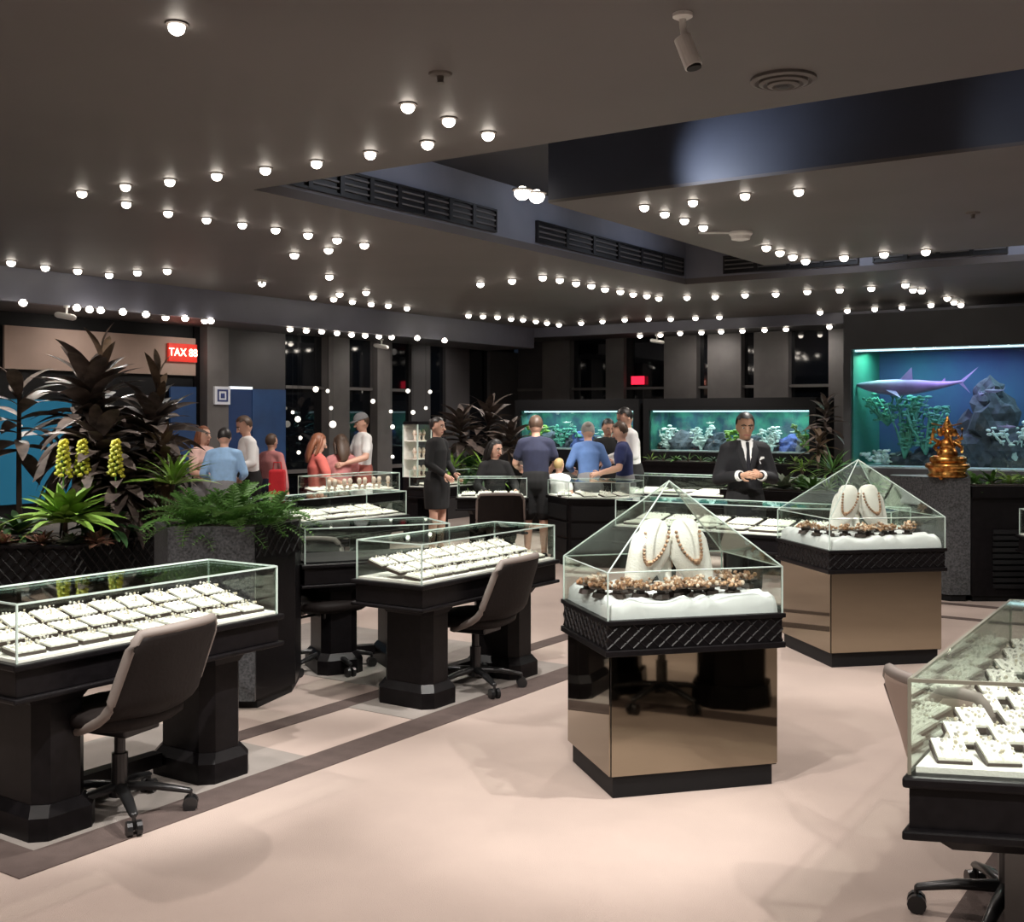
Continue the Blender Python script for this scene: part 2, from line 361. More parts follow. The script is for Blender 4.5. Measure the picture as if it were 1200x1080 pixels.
# polygonal cluster cabinet the customers stand around
t = empty('display_cabinet', (.82, 12.55, 0)); tag(t, 'black drawer cabinet with glass top between the group of customers', 'display case')
hexp = [(-.42, .25), (-.22, -.32), (.42, -.42), (.62, .05), (.3, .42), (-.2, .45)]
MB().prism(hexp, .08, .70).build('cabinet_body', BLACK, t); MB().prism([(a*.92, b*.92) for a, b in hexp], 0, .08).build('plinth', BLACKM, t)
MB().prism([(a*1.06, b*1.06) for a, b in hexp], .70, .73).build('top', BLACK, t)
MB().prism([(a*.98, b*.98) for a, b in hexp], .73, .742).build('display_deck', WHITE, t)
for k, (a, b) in enumerate(zip(hexp, hexp[1:]+hexp[:1])):
    d = Vector((b[0]-a[0], b[1]-a[1], 0)); M = Matrix.Translation((a[0], a[1], 0))@Matrix.Rotation(math.atan2(d.y, d.x), 4, 'Z'); l = d.length
    MB().box(0, 0, .742, l, .006, .90, M=M).build('glass_panel', GLASS, t)
    MB().box(-.003, -.003, .742, .003, .003, .905, M=M).box(0, -.003, .90, l, .004, .907, M=M).build('glass_edge', EDGE, t)
    if k in (1, 0):
        for q in range(3): MB().box(.03, -.015, .14+q*.18, l-.03, 0, .29+q*.18, M=M).build('drawer', BLACKM, t)
MB().prism(hexp, .90, .906).build('glass_top', GLASS, t)
for i, (x, y) in enumerate([(-.25, -.05), (0, -.2), (.2, -.22), (.35, -.1), (-.05, .1), (.2, .1)]):
    tray(Vector((.82+x, 12.55+y, .745)), .3*i, .15, .13, 'white jewellery tray, %s from near end, among the customers' % ORD[i], 'jewellery trays among the customers', tilt=.2)

# right foreground case, skewed plan
Q = [(1.0, 2.90), (1.72, 2.76), (2.47, 3.9), (1.80, 4.16)]
cx = sum(q[0] for q in Q)/4; cy = sum(q[1] for q in Q)/4
t = empty('display_desk', (cx, cy, 0)); tag(t, 'large black display desk with crowded glass case in the right foreground', 'display case')
q = [(a-cx, b-cy) for a, b in Q]
sc_ = lambda k: [(a*k, b*k) for a, b in q]
ZT = .70
MB().prism(sc_(1.035), ZT-.03, ZT).build('desk_top', BLACK, t, bevel=.008)
MB().prism(sc_(1.0), ZT-.135, ZT-.03).build('apron', BLACK, t)
MB().prism(sc_(1.035), ZT-.16, ZT-.135).build('moulding', BLACK, t, bevel=.006)
MB().prism(sc_(.80), ZT-.23, ZT-.16, pts2=sc_(.93)).build('bracket', BLACK, t)
MB().prism(sc_(.97), ZT, ZT+.015).build('display_deck', WHITE, t)
for a, b in zip(q, q[1:]+q[:1]):
    d = Vector((b[0]-a[0], b[1]-a[1], 0)); M = Matrix.Translation((a[0], a[1], 0))@Matrix.Rotation(math.atan2(d.y, d.x), 4, 'Z'); l = d.length
    MB().box(0, 0, ZT, l, .006, ZT+.235, M=M).build('glass_panel', GLASS, t)
    MB().box(-.004, -.004, ZT, .004, .004, ZT+.24, M=M).box(0, -.003, ZT+.232, l, .005, ZT+.241, M=M).build('glass_edge', mat('glass_edge_dark', (.20, .19, .15), .3), t)
MB().prism(q, ZT+.234, ZT+.24).build('glass_top', GLASS, t)
for f in ((.26), (.78)):
    ex = (q[0][0]*(1-f)+q[3][0]*f+q[1][0]*(1-f)+q[2][0]*f)/2; ey = (q[0][1]*(1-f)+q[3][1]*f+q[1][1]*(1-f)+q[2][1]*f)/2
    m = MB(); m.prism(oct_pts(ex, ey, .2), .12, ZT-.16); m.prism(oct_pts(ex, ey, .235), 0, .12, pts2=oct_pts(ex, ey, .225)); m.build('leg', BLACK, t)
ea = Vector((Q[1][0]-Q[0][0], Q[1][1]-Q[0][1])); eb = Vector((Q[3][0]-Q[0][0], Q[3][1]-Q[0][1]))
rnd = random.Random(3)
for r in range(9):
    for k in range(6):
        if (r, k) in ((3, 4), (6, 1)): continue
        a = .02+(k+.5)*.158; b = .03+(r+.5)*.105
        p = Vector(Q[0]+(0,))+Vector((*(ea*a+eb*b), 0)); p.z = ZT+.018+.007*r
        ps = p + Vector((0, 0, 0))
        tray(ps, math.atan2(ea.y, ea.x)+rnd.uniform(-.05, .05)+.05, .086, .115, 'white ring tray, row %s from the near glass, %s from the aisle' % (ORD[r], ORD[k]), 'ring trays in the right foreground case', tilt=.16+rnd.uniform(-.03, .1), kind=rnd.randrange(3))

# ---------------------------------------------------------------- pyramid cases
def lattice(m, x0, x1, z0, z1, y, step, r=.004, M=None):
    n = max(1, round((x1-x0)/step)); s = (x1-x0)/n; h = z1-z0; rows = max(1, round(h/s)); hs = h/rows
    for i in range(n):
        for j in range(rows):
            a = x0+i*s; b = z0+j*hs
            for p, q_ in (((a, y, b), (a+s, y, b+hs)), ((a+s, y, b), (a, y, b+hs))):
                p = Vector(p); q_ = Vector(q_); mid = (p+q_)/2
                d = (q_-p).normalized(); nrm = Vector((0, -1, 0)); sd = d.cross(nrm)*r
                vs = [p+sd, q_+sd, q_-sd, p-sd, p+nrm*r, q_+nrm*r]
                if M: vs = [M@v for v in vs]
                m.add(vs, [(0, 1, 5, 4), (4, 5, 2, 3), (0, 4, 3), (1, 2, 5)])
def pyramid_case(center, rz, w_, d_, label, zr=.62, zt=.75, zg=.95, za=1.31):
    t = empty('pyramid_display_case', center, rz); tag(t, label, 'display case')
    x, y = w_/2, d_/2
    MB().box(-x, -y, 0, x, y, .09).build('plinth', BLACKM, t)
    xb, yb = x+.02, y+.02
    MB().box(-xb+.006, -yb+.006, .09, xb-.006, yb-.006, zr).build('cabinet_body', BLACKM, t)
    for a in ((-xb+.008, -yb, .095, xb-.008, -yb+.006, zr), (-xb+.008, yb-.006, .095, xb-.008, yb, zr), (-xb, -yb+.008, .095, -xb+.006, yb-.008, zr), (xb-.006, -yb+.008, .095, xb, yb-.008, zr)):
        MB().box(*a).build('mirror_panel', MIRROR, t)
    xr, yr = x+.045, y+.045
    MB().box(-xr+.012, -yr+.012, zr, xr-.012, yr-.012, zt-.01).box(-xr, -yr, zr-.02, xr, yr, zr+.005).box(-xr, -yr, zt-.02, xr, yr, zt).build('rim', BLACK, t, bevel=.003)
    m = MB(); lattice(m, -xr+.01, xr-.01, zr+.01, zt-.02, -yr+.012, .057)
    lattice(m, -yr+.01, yr-.01, zr+.01, zt-.02, -xr+.012, .057, M=Matrix.Rotation(-PI/2, 4, 'Z'))
    lattice(m, -yr+.01, yr-.01, zr+.01, zt-.02, -xr+.012, .057, M=Matrix.Rotation(PI/2, 4, 'Z'))
    m.build('lattice', BLACK, t)
    # gathered satin
    m = MB(); N = 64; rnd = random.Random(5); loops = []
    per = [(-1, -1), (1, -1), (1, 1), (-1, 1)]; xs, ys = xr-.025, yr-.025
    pts = []
    for k in range(4):
        a, b = per[k], per[(k+1) % 4]
        for i in range(N//2):
            f = i/(N/2); pts.append((a[0]*(1-f)+b[0]*f, a[1]*(1-f)+b[1]*f))
    n = len(pts)
    rowsz = [(1.0, 0), (.995, .03), (.985, .06), (.93, .075), (.75, .07), (.4, .07), (.02, .07)]
    vs = []
    for s_, z in rowsz:
        for i, (a, b) in enumerate(pts):
            wv = math.sin(i*.9+2*math.sin(i*.37)+z*45)*.013*(1 if s_ > .9 else .6)
            vs.append((a*xs*s_*(1-abs(wv)*.5), b*ys*s_*(1-abs(wv)*.5), zt+z+(wv if z > .02 else 0)))
    fs = [(j*n+i, j*n+(i+1) % n, (j+1)*n+(i+1) % n, (j+1)*n+i) for j in range(len(rowsz)-1) for i in range(n)]+[tuple((len(rowsz)-1)*n+i for i in range(n))]
    m.add(vs, fs); m.build('satin_drape', SATIN, t, smooth=True)
    g = .005; xg, yg = xr-.012, yr-.012
    for a in ((-xg, -yg, zt, xg, -yg+g, zg), (-xg, yg-g, zt, xg, yg, zg), (-xg, -yg+g, zt, -xg+g, yg-g, zg), (xg-g, -yg+g, zt, xg, yg-g, zg)):
        MB().box(*a).build('glass_panel', GLASS, t)
    cs = [(-xg, -yg), (xg, -yg), (xg, yg), (-xg, yg)]
    for a, b in zip(cs, cs[1:]+cs[:1]):
        A = Vector((*a, zg)); B = Vector((*b, zg)); T = Vector((0, 0, za)); nn = (B-A).cross(T-A).normalized()*g
        MB().add([A, B, T, A-nn, B-nn, T-nn], [(0, 1, 2), (5, 4, 3), (0, 3, 4, 1), (1, 4, 5, 2), (2, 5, 3, 0)]).build('roof_pane', GLASS, t)
    m = MB()
    for a in cs: m.tube([(*a, zg), (0, 0, za)], .0035, 6); m.box(a[0]-.003, a[1]-.003, zt, a[0]+.003, a[1]+.003, zg)
    for a, b in zip(cs, cs[1:]+cs[:1]): m.tube([(*a, zg), (*b, zg)], .003, 6)
    m.build('glass_edge', EDGE, t)
    return t
# necklace bust
def bust(loc, rz, side, s, label):
    t = empty('necklace_bust', loc, rz); tag(t, label, 'jewellery display')
    m = MB(); N = 9
    prof = [(0, .022, .016), (.05, .055, .022), (.11, .078, .028), (.17, .088, .032), (.21, .08, .032), (.235, .062, .028), (.26, .058, .022)]
    path = [(side*(.10-.02-.11*math.sin(min(1, h/.26)*PI*.5))*1.0+side*.05, 0, h) for h, a, b in prof]
    m.tube([(p[0]*s, p[1], p[2]*s) for p in path], [(a*s, b*1.25*s) for h, a, b in prof], 16, side=(1, 0, 0))
    m.build('bust_form', WHITE, t, smooth=True)
    m = MB()
    for k in range(22):
        f = k/21*PI; h = .235-.12*math.sin(f); xo = side*(.13-.11*math.sin(min(1, h/.26)*PI*.5)+0)
        th = .036+.006*math.sin(f)
        m.ball(((xo+.05*math.cos(f))*s, -th*s, h*s), (.0075 if k not in (10, 11) else .012)*s, seg=6, ring=5)
    m.build('necklace', ROSE, t)
def cluster(loc, rz, seed, label, group, r=.05):
    t = empty('gem_display_stand', loc, rz); tag(t, label, 'jewellery display', group); rnd = random.Random(seed)
    m = MB(); m.prism(oct_pts(0, 0, r*.75), 0, .02, pts2=oct_pts(0, 0, r*.62)); m.prism(oct_pts(0, 0, r*.35), .02, .035); m.prism(oct_pts(0, 0, r*.5), .035, .04, pts2=oct_pts(0, 0, r)); m.build('stand', DARKSTONE, t)
    m = MB()
    for k in range(34):
        a = rnd.uniform(0, 2*PI); q = rnd.uniform(0, r); m.ball((q*math.cos(a), q*math.sin(a), .045+rnd.uniform(0, .03)*(1-q/r*.6)), rnd.uniform(.005, .011), mi=rnd.choice((0, 0, 1, 2)), seg=5, ring=4)
    o = m.build('gems', [ROSE, mat('amber', (.42, .24, .13), .3, metal=.3), mat('pale_gem', (.62, .50, .40), .3)], t); o['kind'] = 'stuff'
def fill_pyramid(cx_, cy_, rz, w_, d_, where, n, seed, zt=.82, s=1.0):
    R = Matrix.Rotation(rz, 4, 'Z'); c = Vector((cx_, cy_, 0)); rnd = random.Random(seed)
    for sd, nm in ((-1, 'left'), (1, 'right')):
        bust(c+R@Vector((sd*.05, .0, zt)), rz, sd, s*1.12, 'white padded necklace bust, %s one of the leaning pair %s' % (nm, where))
    bust(c+R@Vector((0.0, .12, zt)), rz+PI/2, -1, s*.85, 'white padded necklace bust behind the leaning pair %s' % where)
    i = 0
    ptsl = [(-.38, .02), (.12, -.05), (-.12, .0), (.38, .0), (-.36, -.10), (-.30, -.14), (-.2, -.16), (-.12, -.2), (-.04, -.17), (.05, -.2), (.13, -.16), (.22, -.19), (.0, -.06), (-.3, .1), (.28, -.02), (.33, .1), (.02, -.12), (-.22, -.04)][:n]
    for (a, b) in sorted(ptsl):
        cluster(c+R@Vector((a*w_/.82, b*d_/.62, zt-.002)), rz+rnd.random(), seed+i, 'small dark stand heaped with rose gold jewellery, %s from left %s' % (ORD[i], where), 'gem stands '+where, r=.054); i += 1
P1 = Vector((.422, 4.83)); rz1 = math.radians(15)
f1 = Vector((math.cos(rz1), math.sin(rz1))); l1 = Vector((-math.sin(rz1), math.cos(rz1)))
c1 = P1+f1*.3675+l1*.27
pyramid_case(Vector((c1.x, c1.y, 0)), rz1, .735, .54, 'pyramid-roofed glass case on bronze mirrored base in the foreground aisle')
fill_pyramid(c1.x, c1.y, rz1, .82, .62, 'in the nearest pyramid case', 18, 20)
rz2 = math.radians(11)
f2 = Vector((math.cos(rz2), math.sin(rz2))); l2 = Vector((-math.sin(rz2), math.cos(rz2)))
c2 = Vector((2.05, 7.35))+f2*.36+l2*.36
pyramid_case(Vector((c2.x, c2.y, 0)), rz2, .74, .72, 'pyramid-roofed glass case on bronze mirrored base, farther from the camera')
fill_pyramid(c2.x, c2.y, rz2, .82, .8, 'in the farther pyramid case', 14, 60)

# ---------------------------------------------------------------- swivel chairs (face local +y)
def chair_proto():
    t = empty('swivel_chair', (0, 0, 0))
    # back shell
    nx, nz = 14, 14; vs = []; cols = []
    def P(i, j, th):
        s = -1+2*i/nx; f = j/nz; z = .38+.40*f
        hw = .25*(1-.05*f)*(1 if f < .82 else math.sqrt(max(0, 1-((f-.82)/.18)**2*.25)))
        if f < .3: hw *= 1-.22*(1-f/.3)**2
        wrap = .13*abs(s)**2.2*(1-.5*f)
        y = -.24-.10*f+wrap+(.16*(1-f/.3)**2 if f < .3 else 0)
        return Vector((s*hw, y-th, z+.012*(1-s*s)))
    m = MB(); n = nx+1
    for th in (0, .035): m_v = [P(i, j, th) for j in range(nz+1) for i in range(n)]; cols.append(m_v)
    A, B = cols; o = len(A); vs = A+B; fs = []
    for j in range(nz):
        for i in range(nx):
            a = j*n+i; fs.append((a, a+n, a+n+1, a+1)); fs.append((o+a, o+a+1, o+a+n+1, o+a+n))
    rim = [j*n for j in range(nz+1)]+[nz*n+i for i in range(1, n)]+[j*n+nx for j in range(nz-1, -1, -1)]+[i for i in range(nx-1, 0, -1)]
    for a, b in zip(rim, rim[1:]+rim[:1]): fs.append((a, o+a, o+b, b))
    m.add(vs, fs); m.build('backrest', LEATHER, t, smooth=True)
    rp = [(A[k]+B[k])/2 for k in rim[:2*nz+n+1]]
    MB().tube(rp, .020, 8).build('piping', TAUPE, t, smooth=True)
    # seat
    pr = []
    for k in range(20):
        a = 2*PI*k/20; x = .235*abs(math.cos(a))**.7*(1 if math.cos(a) > 0 else -1); y = .22*abs(math.sin(a))**.7*(1 if math.sin(a) > 0 else -1); pr.append((x, y))
    m = MB()
    lev = [(.86, .385), (.98, .405), (1.0, .43), (.95, .45), (.7, .462), (.1, .455)]
    vs = [(x*s, y*s, z) for s, z in lev for x, y in pr]; k = 20
    m.add(vs, [(j*k+i, j*k+(i+1) % k, (j+1)*k+(i+1) % k, (j+1)*k+i) for j in range(len(lev)-1) for i in range(k)]+[tuple(range(k-1, -1, -1)), tuple((len(lev)-1)*k+i for i in range(k))])
    m.build('seat', LEATHER, t, smooth=True)
    MB().box(-.1, -.12, .34, .1, .12, .385).build('seat_plate', BASEM, t, bevel=.01)
    MB().tube([(.1, 0, .355), (.26, .02, .35)], .009, 8).tube([(.23, .02, .35), (.28, .02, .35)], .016, 8).build('lever', BASEM, t)
    MB().lathe([(.045, .08), (.045, .12), (.032, .13), (.032, .25), (.022, .25), (.022, .35)], 14).build('gas_column', BASEM, t, smooth=False)
    for k in range(5):
        a = 2*PI*k/5+.3; d = Vector((math.cos(a), math.sin(a), 0))
        lg = MB().tube([d*.02+Vector((0, 0, .115)), d*.15+Vector((0, 0, .105)), d*.27+Vector((0, 0, .08))], [(.02, .028), (.016, .024), (.012, .018)], 8, side=(0, 0, 1)).build('base_leg', BASEM, t, smooth=True)
        sd = Vector((-d.y, d.x, 0)); c = d*.275+Vector((0, 0, .03))
        cm = MB(); cm.tube([c+sd*.008, c+sd*.028], .03, 12, dome=False); cm.tube([c-sd*.008, c-sd*.028], .03, 12, dome=False); cm.tube([c, c+Vector((0, 0, .05))], .008, 6)
        cm.build('caster', BASEM, lg)
    return t
ch = chair_proto()
# facing angle: local +y towards -v  => direction (-CS, SN)
FA = math.atan2(SN, -CS)-PI/2
chairs = [(UV(2.96, -3.90), FA+.18, 'black leather swivel chair with taupe piping at the near desk'),
          (UV(5.50, -3.97), FA+.1, 'black leather swivel chair at the middle desk, beside the pyramid case'),
          (Vector((-1.16, 7.30, 0)), FA+PI*.9, 'dark swivel chair half hidden behind the fern planter'),
          (Vector((-.12, 12.35, 0)), 0, 'dark chair back before the small desk of the saleswoman'),
          (Vector((1.57, 3.64, 0)), math.radians(-72), 'taupe edged swivel chair behind the right foreground desk')]
for i, (p, a, lb) in enumerate(chairs):
    o = ch if i == 0 else copy_tree(ch)
    o.location = p; o.rotation_euler = (0, 0, a); tag(o, lb, 'chair', 'swivel chairs at the display desks')
for x in o.children:
    if x.name.startswith('backrest'): x.data = x.data.copy(); x.data.materials[0] = mat('taupe_leather', (.36, .28, .24), .55); x['label'] = 'taupe backrest with pale piping'

# ---------------------------------------------------------------- leaves and plants
def leaf_mesh(name, w_, m_, bend=.4, n=7, shape=0, cup=.25):
    m = MB(); vs = []
    for i in range(n+1):
        f = i/n; a = bend*f*1.0
        x = math.sin(a)/max(bend, .01) if bend else f; 
        cx = (math.sin(bend*f)/bend) if bend > .01 else f; cz = -((1-math.cos(bend*f))/bend) if bend > .01 else 0
        ww = w_*(math.sin(PI*min(1, f*.93+.07))**(.8 if shape == 0 else 1.6))
        if f == 1: ww = .002
        vs += [(cx, -ww, cz+ww*cup), (cx, 0, cz), (cx, ww, cz+ww*cup)]
    fs = []
    for i in range(n):
        for k in range(2): a = i*3+k; fs.append((a, a+1, a+4, a+3))
    m.add(vs, fs); return m.mesh(name, m_, True)
def frond_mesh(name, m_, bend=1.0, n=12, w_=.16):
    m = MB(); P = lambda f: Vector((math.sin(bend*f)/bend, 0, -((1-math.cos(bend*f))/bend)))
    m.tube([P(i/8) for i in range(9)], [.008*(1-i/9)+.002 for i in range(9)], 4)
    for i in range(1, n+1):
        f = i/(n+.5); p = P(f); l = w_*math.sin(PI*(.12+.85*f))**.7
        for s in (-1, 1):
            tip = p+Vector((l*.45, s*l, -.01)); a = p-Vector((.022, 0, 0)); b = p+Vector((.022, 0, 0)); mid = (p+tip)/2
            m.add([a, b, mid+Vector((.024, 0, .008)), tip, mid-Vector((.02, 0, -.008))], [(0, 1, 2, 3, 4)] if s < 0 else [(4, 3, 2, 1, 0)])
    return m.mesh(name, m_)
GR1 = mat('leaf_green', (.085, .22, .035), .5, noise=.4, nscale=6); GR2 = mat('leaf_lime', (.20, .36, .05), .5, noise=.4, nscale=6)
GR3 = mat('leaf_dark_green', (.03, .085, .025), .5, noise=.4, nscale=6); BR1 = mat('leaf_bronze', (.12, .092, .078), .6, noise=.5, nscale=5, col2=(.045, .034, .03), spec=.3)
BR2 = mat('leaf_brown', (.16, .105, .065), .5, noise=.5, nscale=5); YEL = mat('flower_yellow', (.62, .55, .04), .5, noise=.4, nscale=10, col2=(.3, .36, .04))
PNK = mat('succulent_pink', (.42, .16, .14), .5, noise=.5, nscale=12, col2=(.16, .14, .08)); GRY = mat('succulent_grey', (.20, .25, .17), .6, noise=.4, nscale=10)
STEM = mat('stem_brown', (.06, .04, .03), .8)
LM = {}
def lm(kind):
    if kind not in LM:
        LM[kind] = {'bronze': lambda: leaf_mesh('leaf', .14, BR1, .9, 8), 'brown': lambda: leaf_mesh('leaf', .12, BR2, .7), 'blade': lambda: leaf_mesh('leaf', .055, GR2, .7),
                    'rosette': lambda: leaf_mesh('leaf', .10, GR2, .8), 'dark': lambda: leaf_mesh('leaf', .10, GR3, .9), 'green': lambda: leaf_mesh('leaf', .10, GR1, .8), 'succ': lambda: leaf_mesh('leaf', .18, GRY, .4, 4),
                    'pink': lambda: leaf_mesh('leaf', .18, PNK, .4, 4), 'fern': lambda: frond_mesh('frond', GR1, 1.1), 'fernl': lambda: frond_mesh('frond', GR2, 1.0), 'grass': lambda: leaf_mesh('leaf', .03, GR1, .6, 5)}[kind]()
    return LM[kind]
def plant(name, loc, kind, n, length, elev, label, cat='plant', group=None, seed=0, stem=0, spread=0, part='leaf', tiers=1):
    rnd = random.Random(seed); t = empty(name, loc, rnd.random()*6)
    tag(t, label, cat, group)
    if stem:
        MB().tube([(0, 0, 0), (.015, .01, stem*.5), (0, 0, stem)], [.022, .017, .014], 7).build('stem', STEM, t)
    else:
        MB().tube([(0, 0, 0), (0, 0, .03)], [.02, .015], 6).build('crown', STEM, t)
    for i in range(n):
        f = i/max(1, n-1); az = i*2.4+rnd.uniform(-.3, .3); el = elev[0]+(elev[1]-elev[0])*f+rnd.uniform(-.12, .12)
        l = length*rnd.uniform(.75, 1.15)*(1-.25*f); z = stem*(1-(1-f)*.45*(tiers > 1))
        M = Matrix.Translation((spread*rnd.uniform(-1, 1), spread*rnd.uniform(-1, 1), z))@Matrix.Rotation(az, 4, 'Z')@Matrix.Rotation(-el, 4, 'Y')@Matrix.Rotation(rnd.uniform(-.4, .4), 4, 'X')@Matrix.Scale(l, 4)
        inst(lm(kind), part, t, M)
    return t
# big lattice planter at left (polygonal)
def poly_lattice_planter(pts, z0, z1, label, base=True):
    t = empty('planter', (sum(p[0] for p in pts)/len(pts), sum(p[1] for p in pts)/len(pts), 0)); ox, oy = t.location.x, t.location.y
    q_ = [(a-ox, b-oy) for a, b in pts]; tag(t, label, 'planter')
    MB().prism([(a*.97, b*.97) for a, b in q_], z0, z1-.02).build('planter_box', BLACKM, t)
    MB().prism(q_, z1-.03, z1-.012).build('rim', BLACK, t); MB().prism(q_, z0, z0+.02).build('lower_rim', BLACK, t)
    if base: MB().prism([(a*.9, b*.9) for a, b in q_], 0, z0).build('base', BLACK, t)
    MB().prism([(a*.93, b*.93) for a, b in q_], z1-.015, z1-.008).build('soil', SOIL, t)
    m = MB()
    for a, b in zip(q_, q_[1:]+q_[:1]):
        d = Vector((b[0]-a[0], b[1]-a[1], 0)); l = d.length
        M = Matrix.Translation((a[0]*.985, a[1]*.985, 0))@Matrix.Rotation(math.atan2(d.y, d.x), 4, 'Z')
        lattice(m, .01, l-.01, z0+.025, z1-.035, 0, .075, r=.006, M=M)
    m.build('lattice', BLACK, t); return t
poly_lattice_planter([(-4.5, 7.25), (-2.76, 7.25), (-2.42, 8.0), (-2.6, 9.0), (-4.6, 9.0)], .50, .80, 'large black lattice planter full of bronze foliage behind the near desk')
# granite fronted fern planter
t = empty('planter', (-1.6, 6.6, 0)); tag(t, 'granite and black lattice pillar planter holding green ferns', 'planter')
MB().box(-.26, -.33, .05, .2, -.30, 1.0).build('granite_slab', GRAN, t)
MB().prism([(-.46, .1), (-.27, -.30), (.2, -.30), (.34, .1), (.3, .5), (-.4, .5)], .05, .98).build('cabinet_body', BLACK, t)
MB().prism([(-.475, .08), (-.28, -.31), (-.26, -.31), (-.44, .1)], .05, .99).build('granite_slab', GRAN, t)
MB().prism([(.205, -.34), (.37, .05), (.34, .1), (.18, -.29)], .82, 1.0).build('upper_band', BLACK, t)
MB().prism([(-.43, .1), (-.25, -.27), (.2, -.27), (.32, .1), (.3, .45), (-.37, .45)], 0, .05).build('plinth', BLACKM, t)
MB().prism([(-.4, .1), (-.22, -.25), (.17, -.25), (.3, .1), (.26, .45), (-.35, .45)], .98, 1.0).build('soil', SOIL, t)
m = MB(); M = Matrix.Translation((.21, -.335, 0))@Matrix.Rotation(math.atan2(.39, .165), 4, 'Z'); lattice(m, 0, .42, .83, .99, 0, .07, r=.005, M=M); m.build('lattice', BLACK, t)
rnd = random.Random(11)
for i, (x, y, l) in enumerate([(-1.78, 6.45, .38), (-1.55, 6.42, .36), (-1.36, 6.55, .30), (-1.62, 6.7, .42), (-1.42, 6.85, .26), (-1.85, 6.75, .3)]):
    plant('fern', (x, y, .99), 'fern', 30, l, (.15, 1.45), 'bushy green fern on the granite pillar, %s from its near side' % ORD[i], 'fern', 'ferns on the granite pillar', seed=i, part='frond')
# large planter plants
LP = [('bronze', -2.95, 8.1, 80, .58, (-.7, 1.3), 1.0, 'tall bronze leaved shrub in the large planter, topmost and central'),
      ('bronze', -2.55, 8.15, 75, .50, (-.9, 1.2), .80, 'bronze leaved shrub overhanging the right edge of the large planter'),
      ('bronze', -2.80, 7.8, 60, .46, (-.8, 1.1), .68, 'bronze leaved shrub directly behind the yellow flower spikes'),
      ('bronze', -2.62, 7.75, 50, .40, (-.9, .9), .40, 'drooping bronze foliage beside the right yellow spike'),
      ('brown', -2.42, 8.0, 44, .30, (-.6, 1.3), .60, 'brown dried leaf shrub at the right end of the large planter'),
      ('bronze', -3.42, 8.0, 20, .46, (-.1, 1.0), 1.0, 'slim bronze palm on a thin stem at the left of the planter'),
      ('brown', -2.92, 8.2, 12, .38, (.6, 1.5), 1.25, 'upright brown leaves rising above the bronze shrub'),
      ('brown', -2.55, 8.3, 9, .36, (.8, 1.5), 1.12, 'upright brown leaves at the right of the shrub top'),
      ('dark', -2.65, 7.6, 30, .30, (.0, 1.1), .1, 'dark green undergrowth beneath the bronze shrub'),
      ('dark', -3.25, 7.6, 26, .30, (.2, 1.2), .05, 'dark green leafy plant left of the lime rosette')]
for i, (k, x, y, n, l, el, st, lb) in enumerate(LP): plant('foliage_shrub', (x, y, .79), k, n, l, el, lb, seed=40+i, stem=st, tiers=2)
plant('rosette_plant', (-2.86, 7.38, .80), 'rosette', 60, .42, (.15, 1.35), 'spiky lime green rosette plant at the front of the large planter', seed=3, stem=.12)
plant('rosette_plant', (-3.35, 7.42, .79), 'green', 18, .26, (.2, 1.2), 'green broad leaved rosette left of the lime spiky rosette', seed=4)
plant('rosette_plant', (-2.28, 7.75, .79), 'blade', 40, .34, (.3, 1.4), 'lime spiky plant behind the granite pillar', seed=5, stem=.35)
for i, (x, y) in enumerate([(-2.92, 7.5), (-2.82, 7.56), (-2.60, 7.56)]):
    t = empty('flower_spike', (x, y, .79)); tag(t, 'yellow flower spike standing over the lime rosette, %s from left' % ORD[i], 'flower', 'yellow flower spikes')
    MB().tube([(0, 0, 0), (0, 0, .62)], .006, 6).build('stem', GR1, t)
    m = MB(); rn = random.Random(i)
    for k in range(46): a = k*2.4; z = .42+.24*k/46; r = .045*(1-.6*k/46); m.ball((r*math.cos(a), r*math.sin(a), z), (.017, .017, .013), seg=5, ring=4)
    m.build('blossoms', YEL, t)
for i, x in enumerate([-4.3, -4.0, -3.72, -3.48, -3.24, -3.0, -2.82, -2.66]):
    kk = 'pink' if i in (4, 7, 5) else 'succ'
    plant('succulent', (x, 7.33+rnd.uniform(0, .03)+(.05 if i == 7 else 0), .785), kk, 24, .13, (.1, 1.3), '%s succulent rosette on the planter rim, %s from left' % ('pink' if kk == 'pink' else 'grey green', ORD[i]), 'succulent', 'succulents on the planter rim', seed=i+70)
# pale urn at right end of the planter
t = empty('stone_urn', (-2.36, 8.0, .86)); tag(t, 'pale carved stone urn with grey rosette at the planter end', 'urn')
MB().lathe([(.08, 0), (.08, .04), (.05, .05), (.045, .12), (.08, .16), (.125, .22), (.15, .30), (.14, .33), (.12, .33)], 18).build('bowl', mat('urn_stone', (.22, .17, .15), .8, noise=.4, nscale=30), t, smooth=True)
for i in range(26):
    M = Matrix.Translation((0, 0, .3))@Matrix.Rotation(i*2.4, 4, 'Z')@Matrix.Rotation(-.3-.04*i, 4, 'Y')@Matrix.Scale(.16, 4); inst(lm('succ'), 'leaf', t, M)

t.scale = (.7, .7, .7)
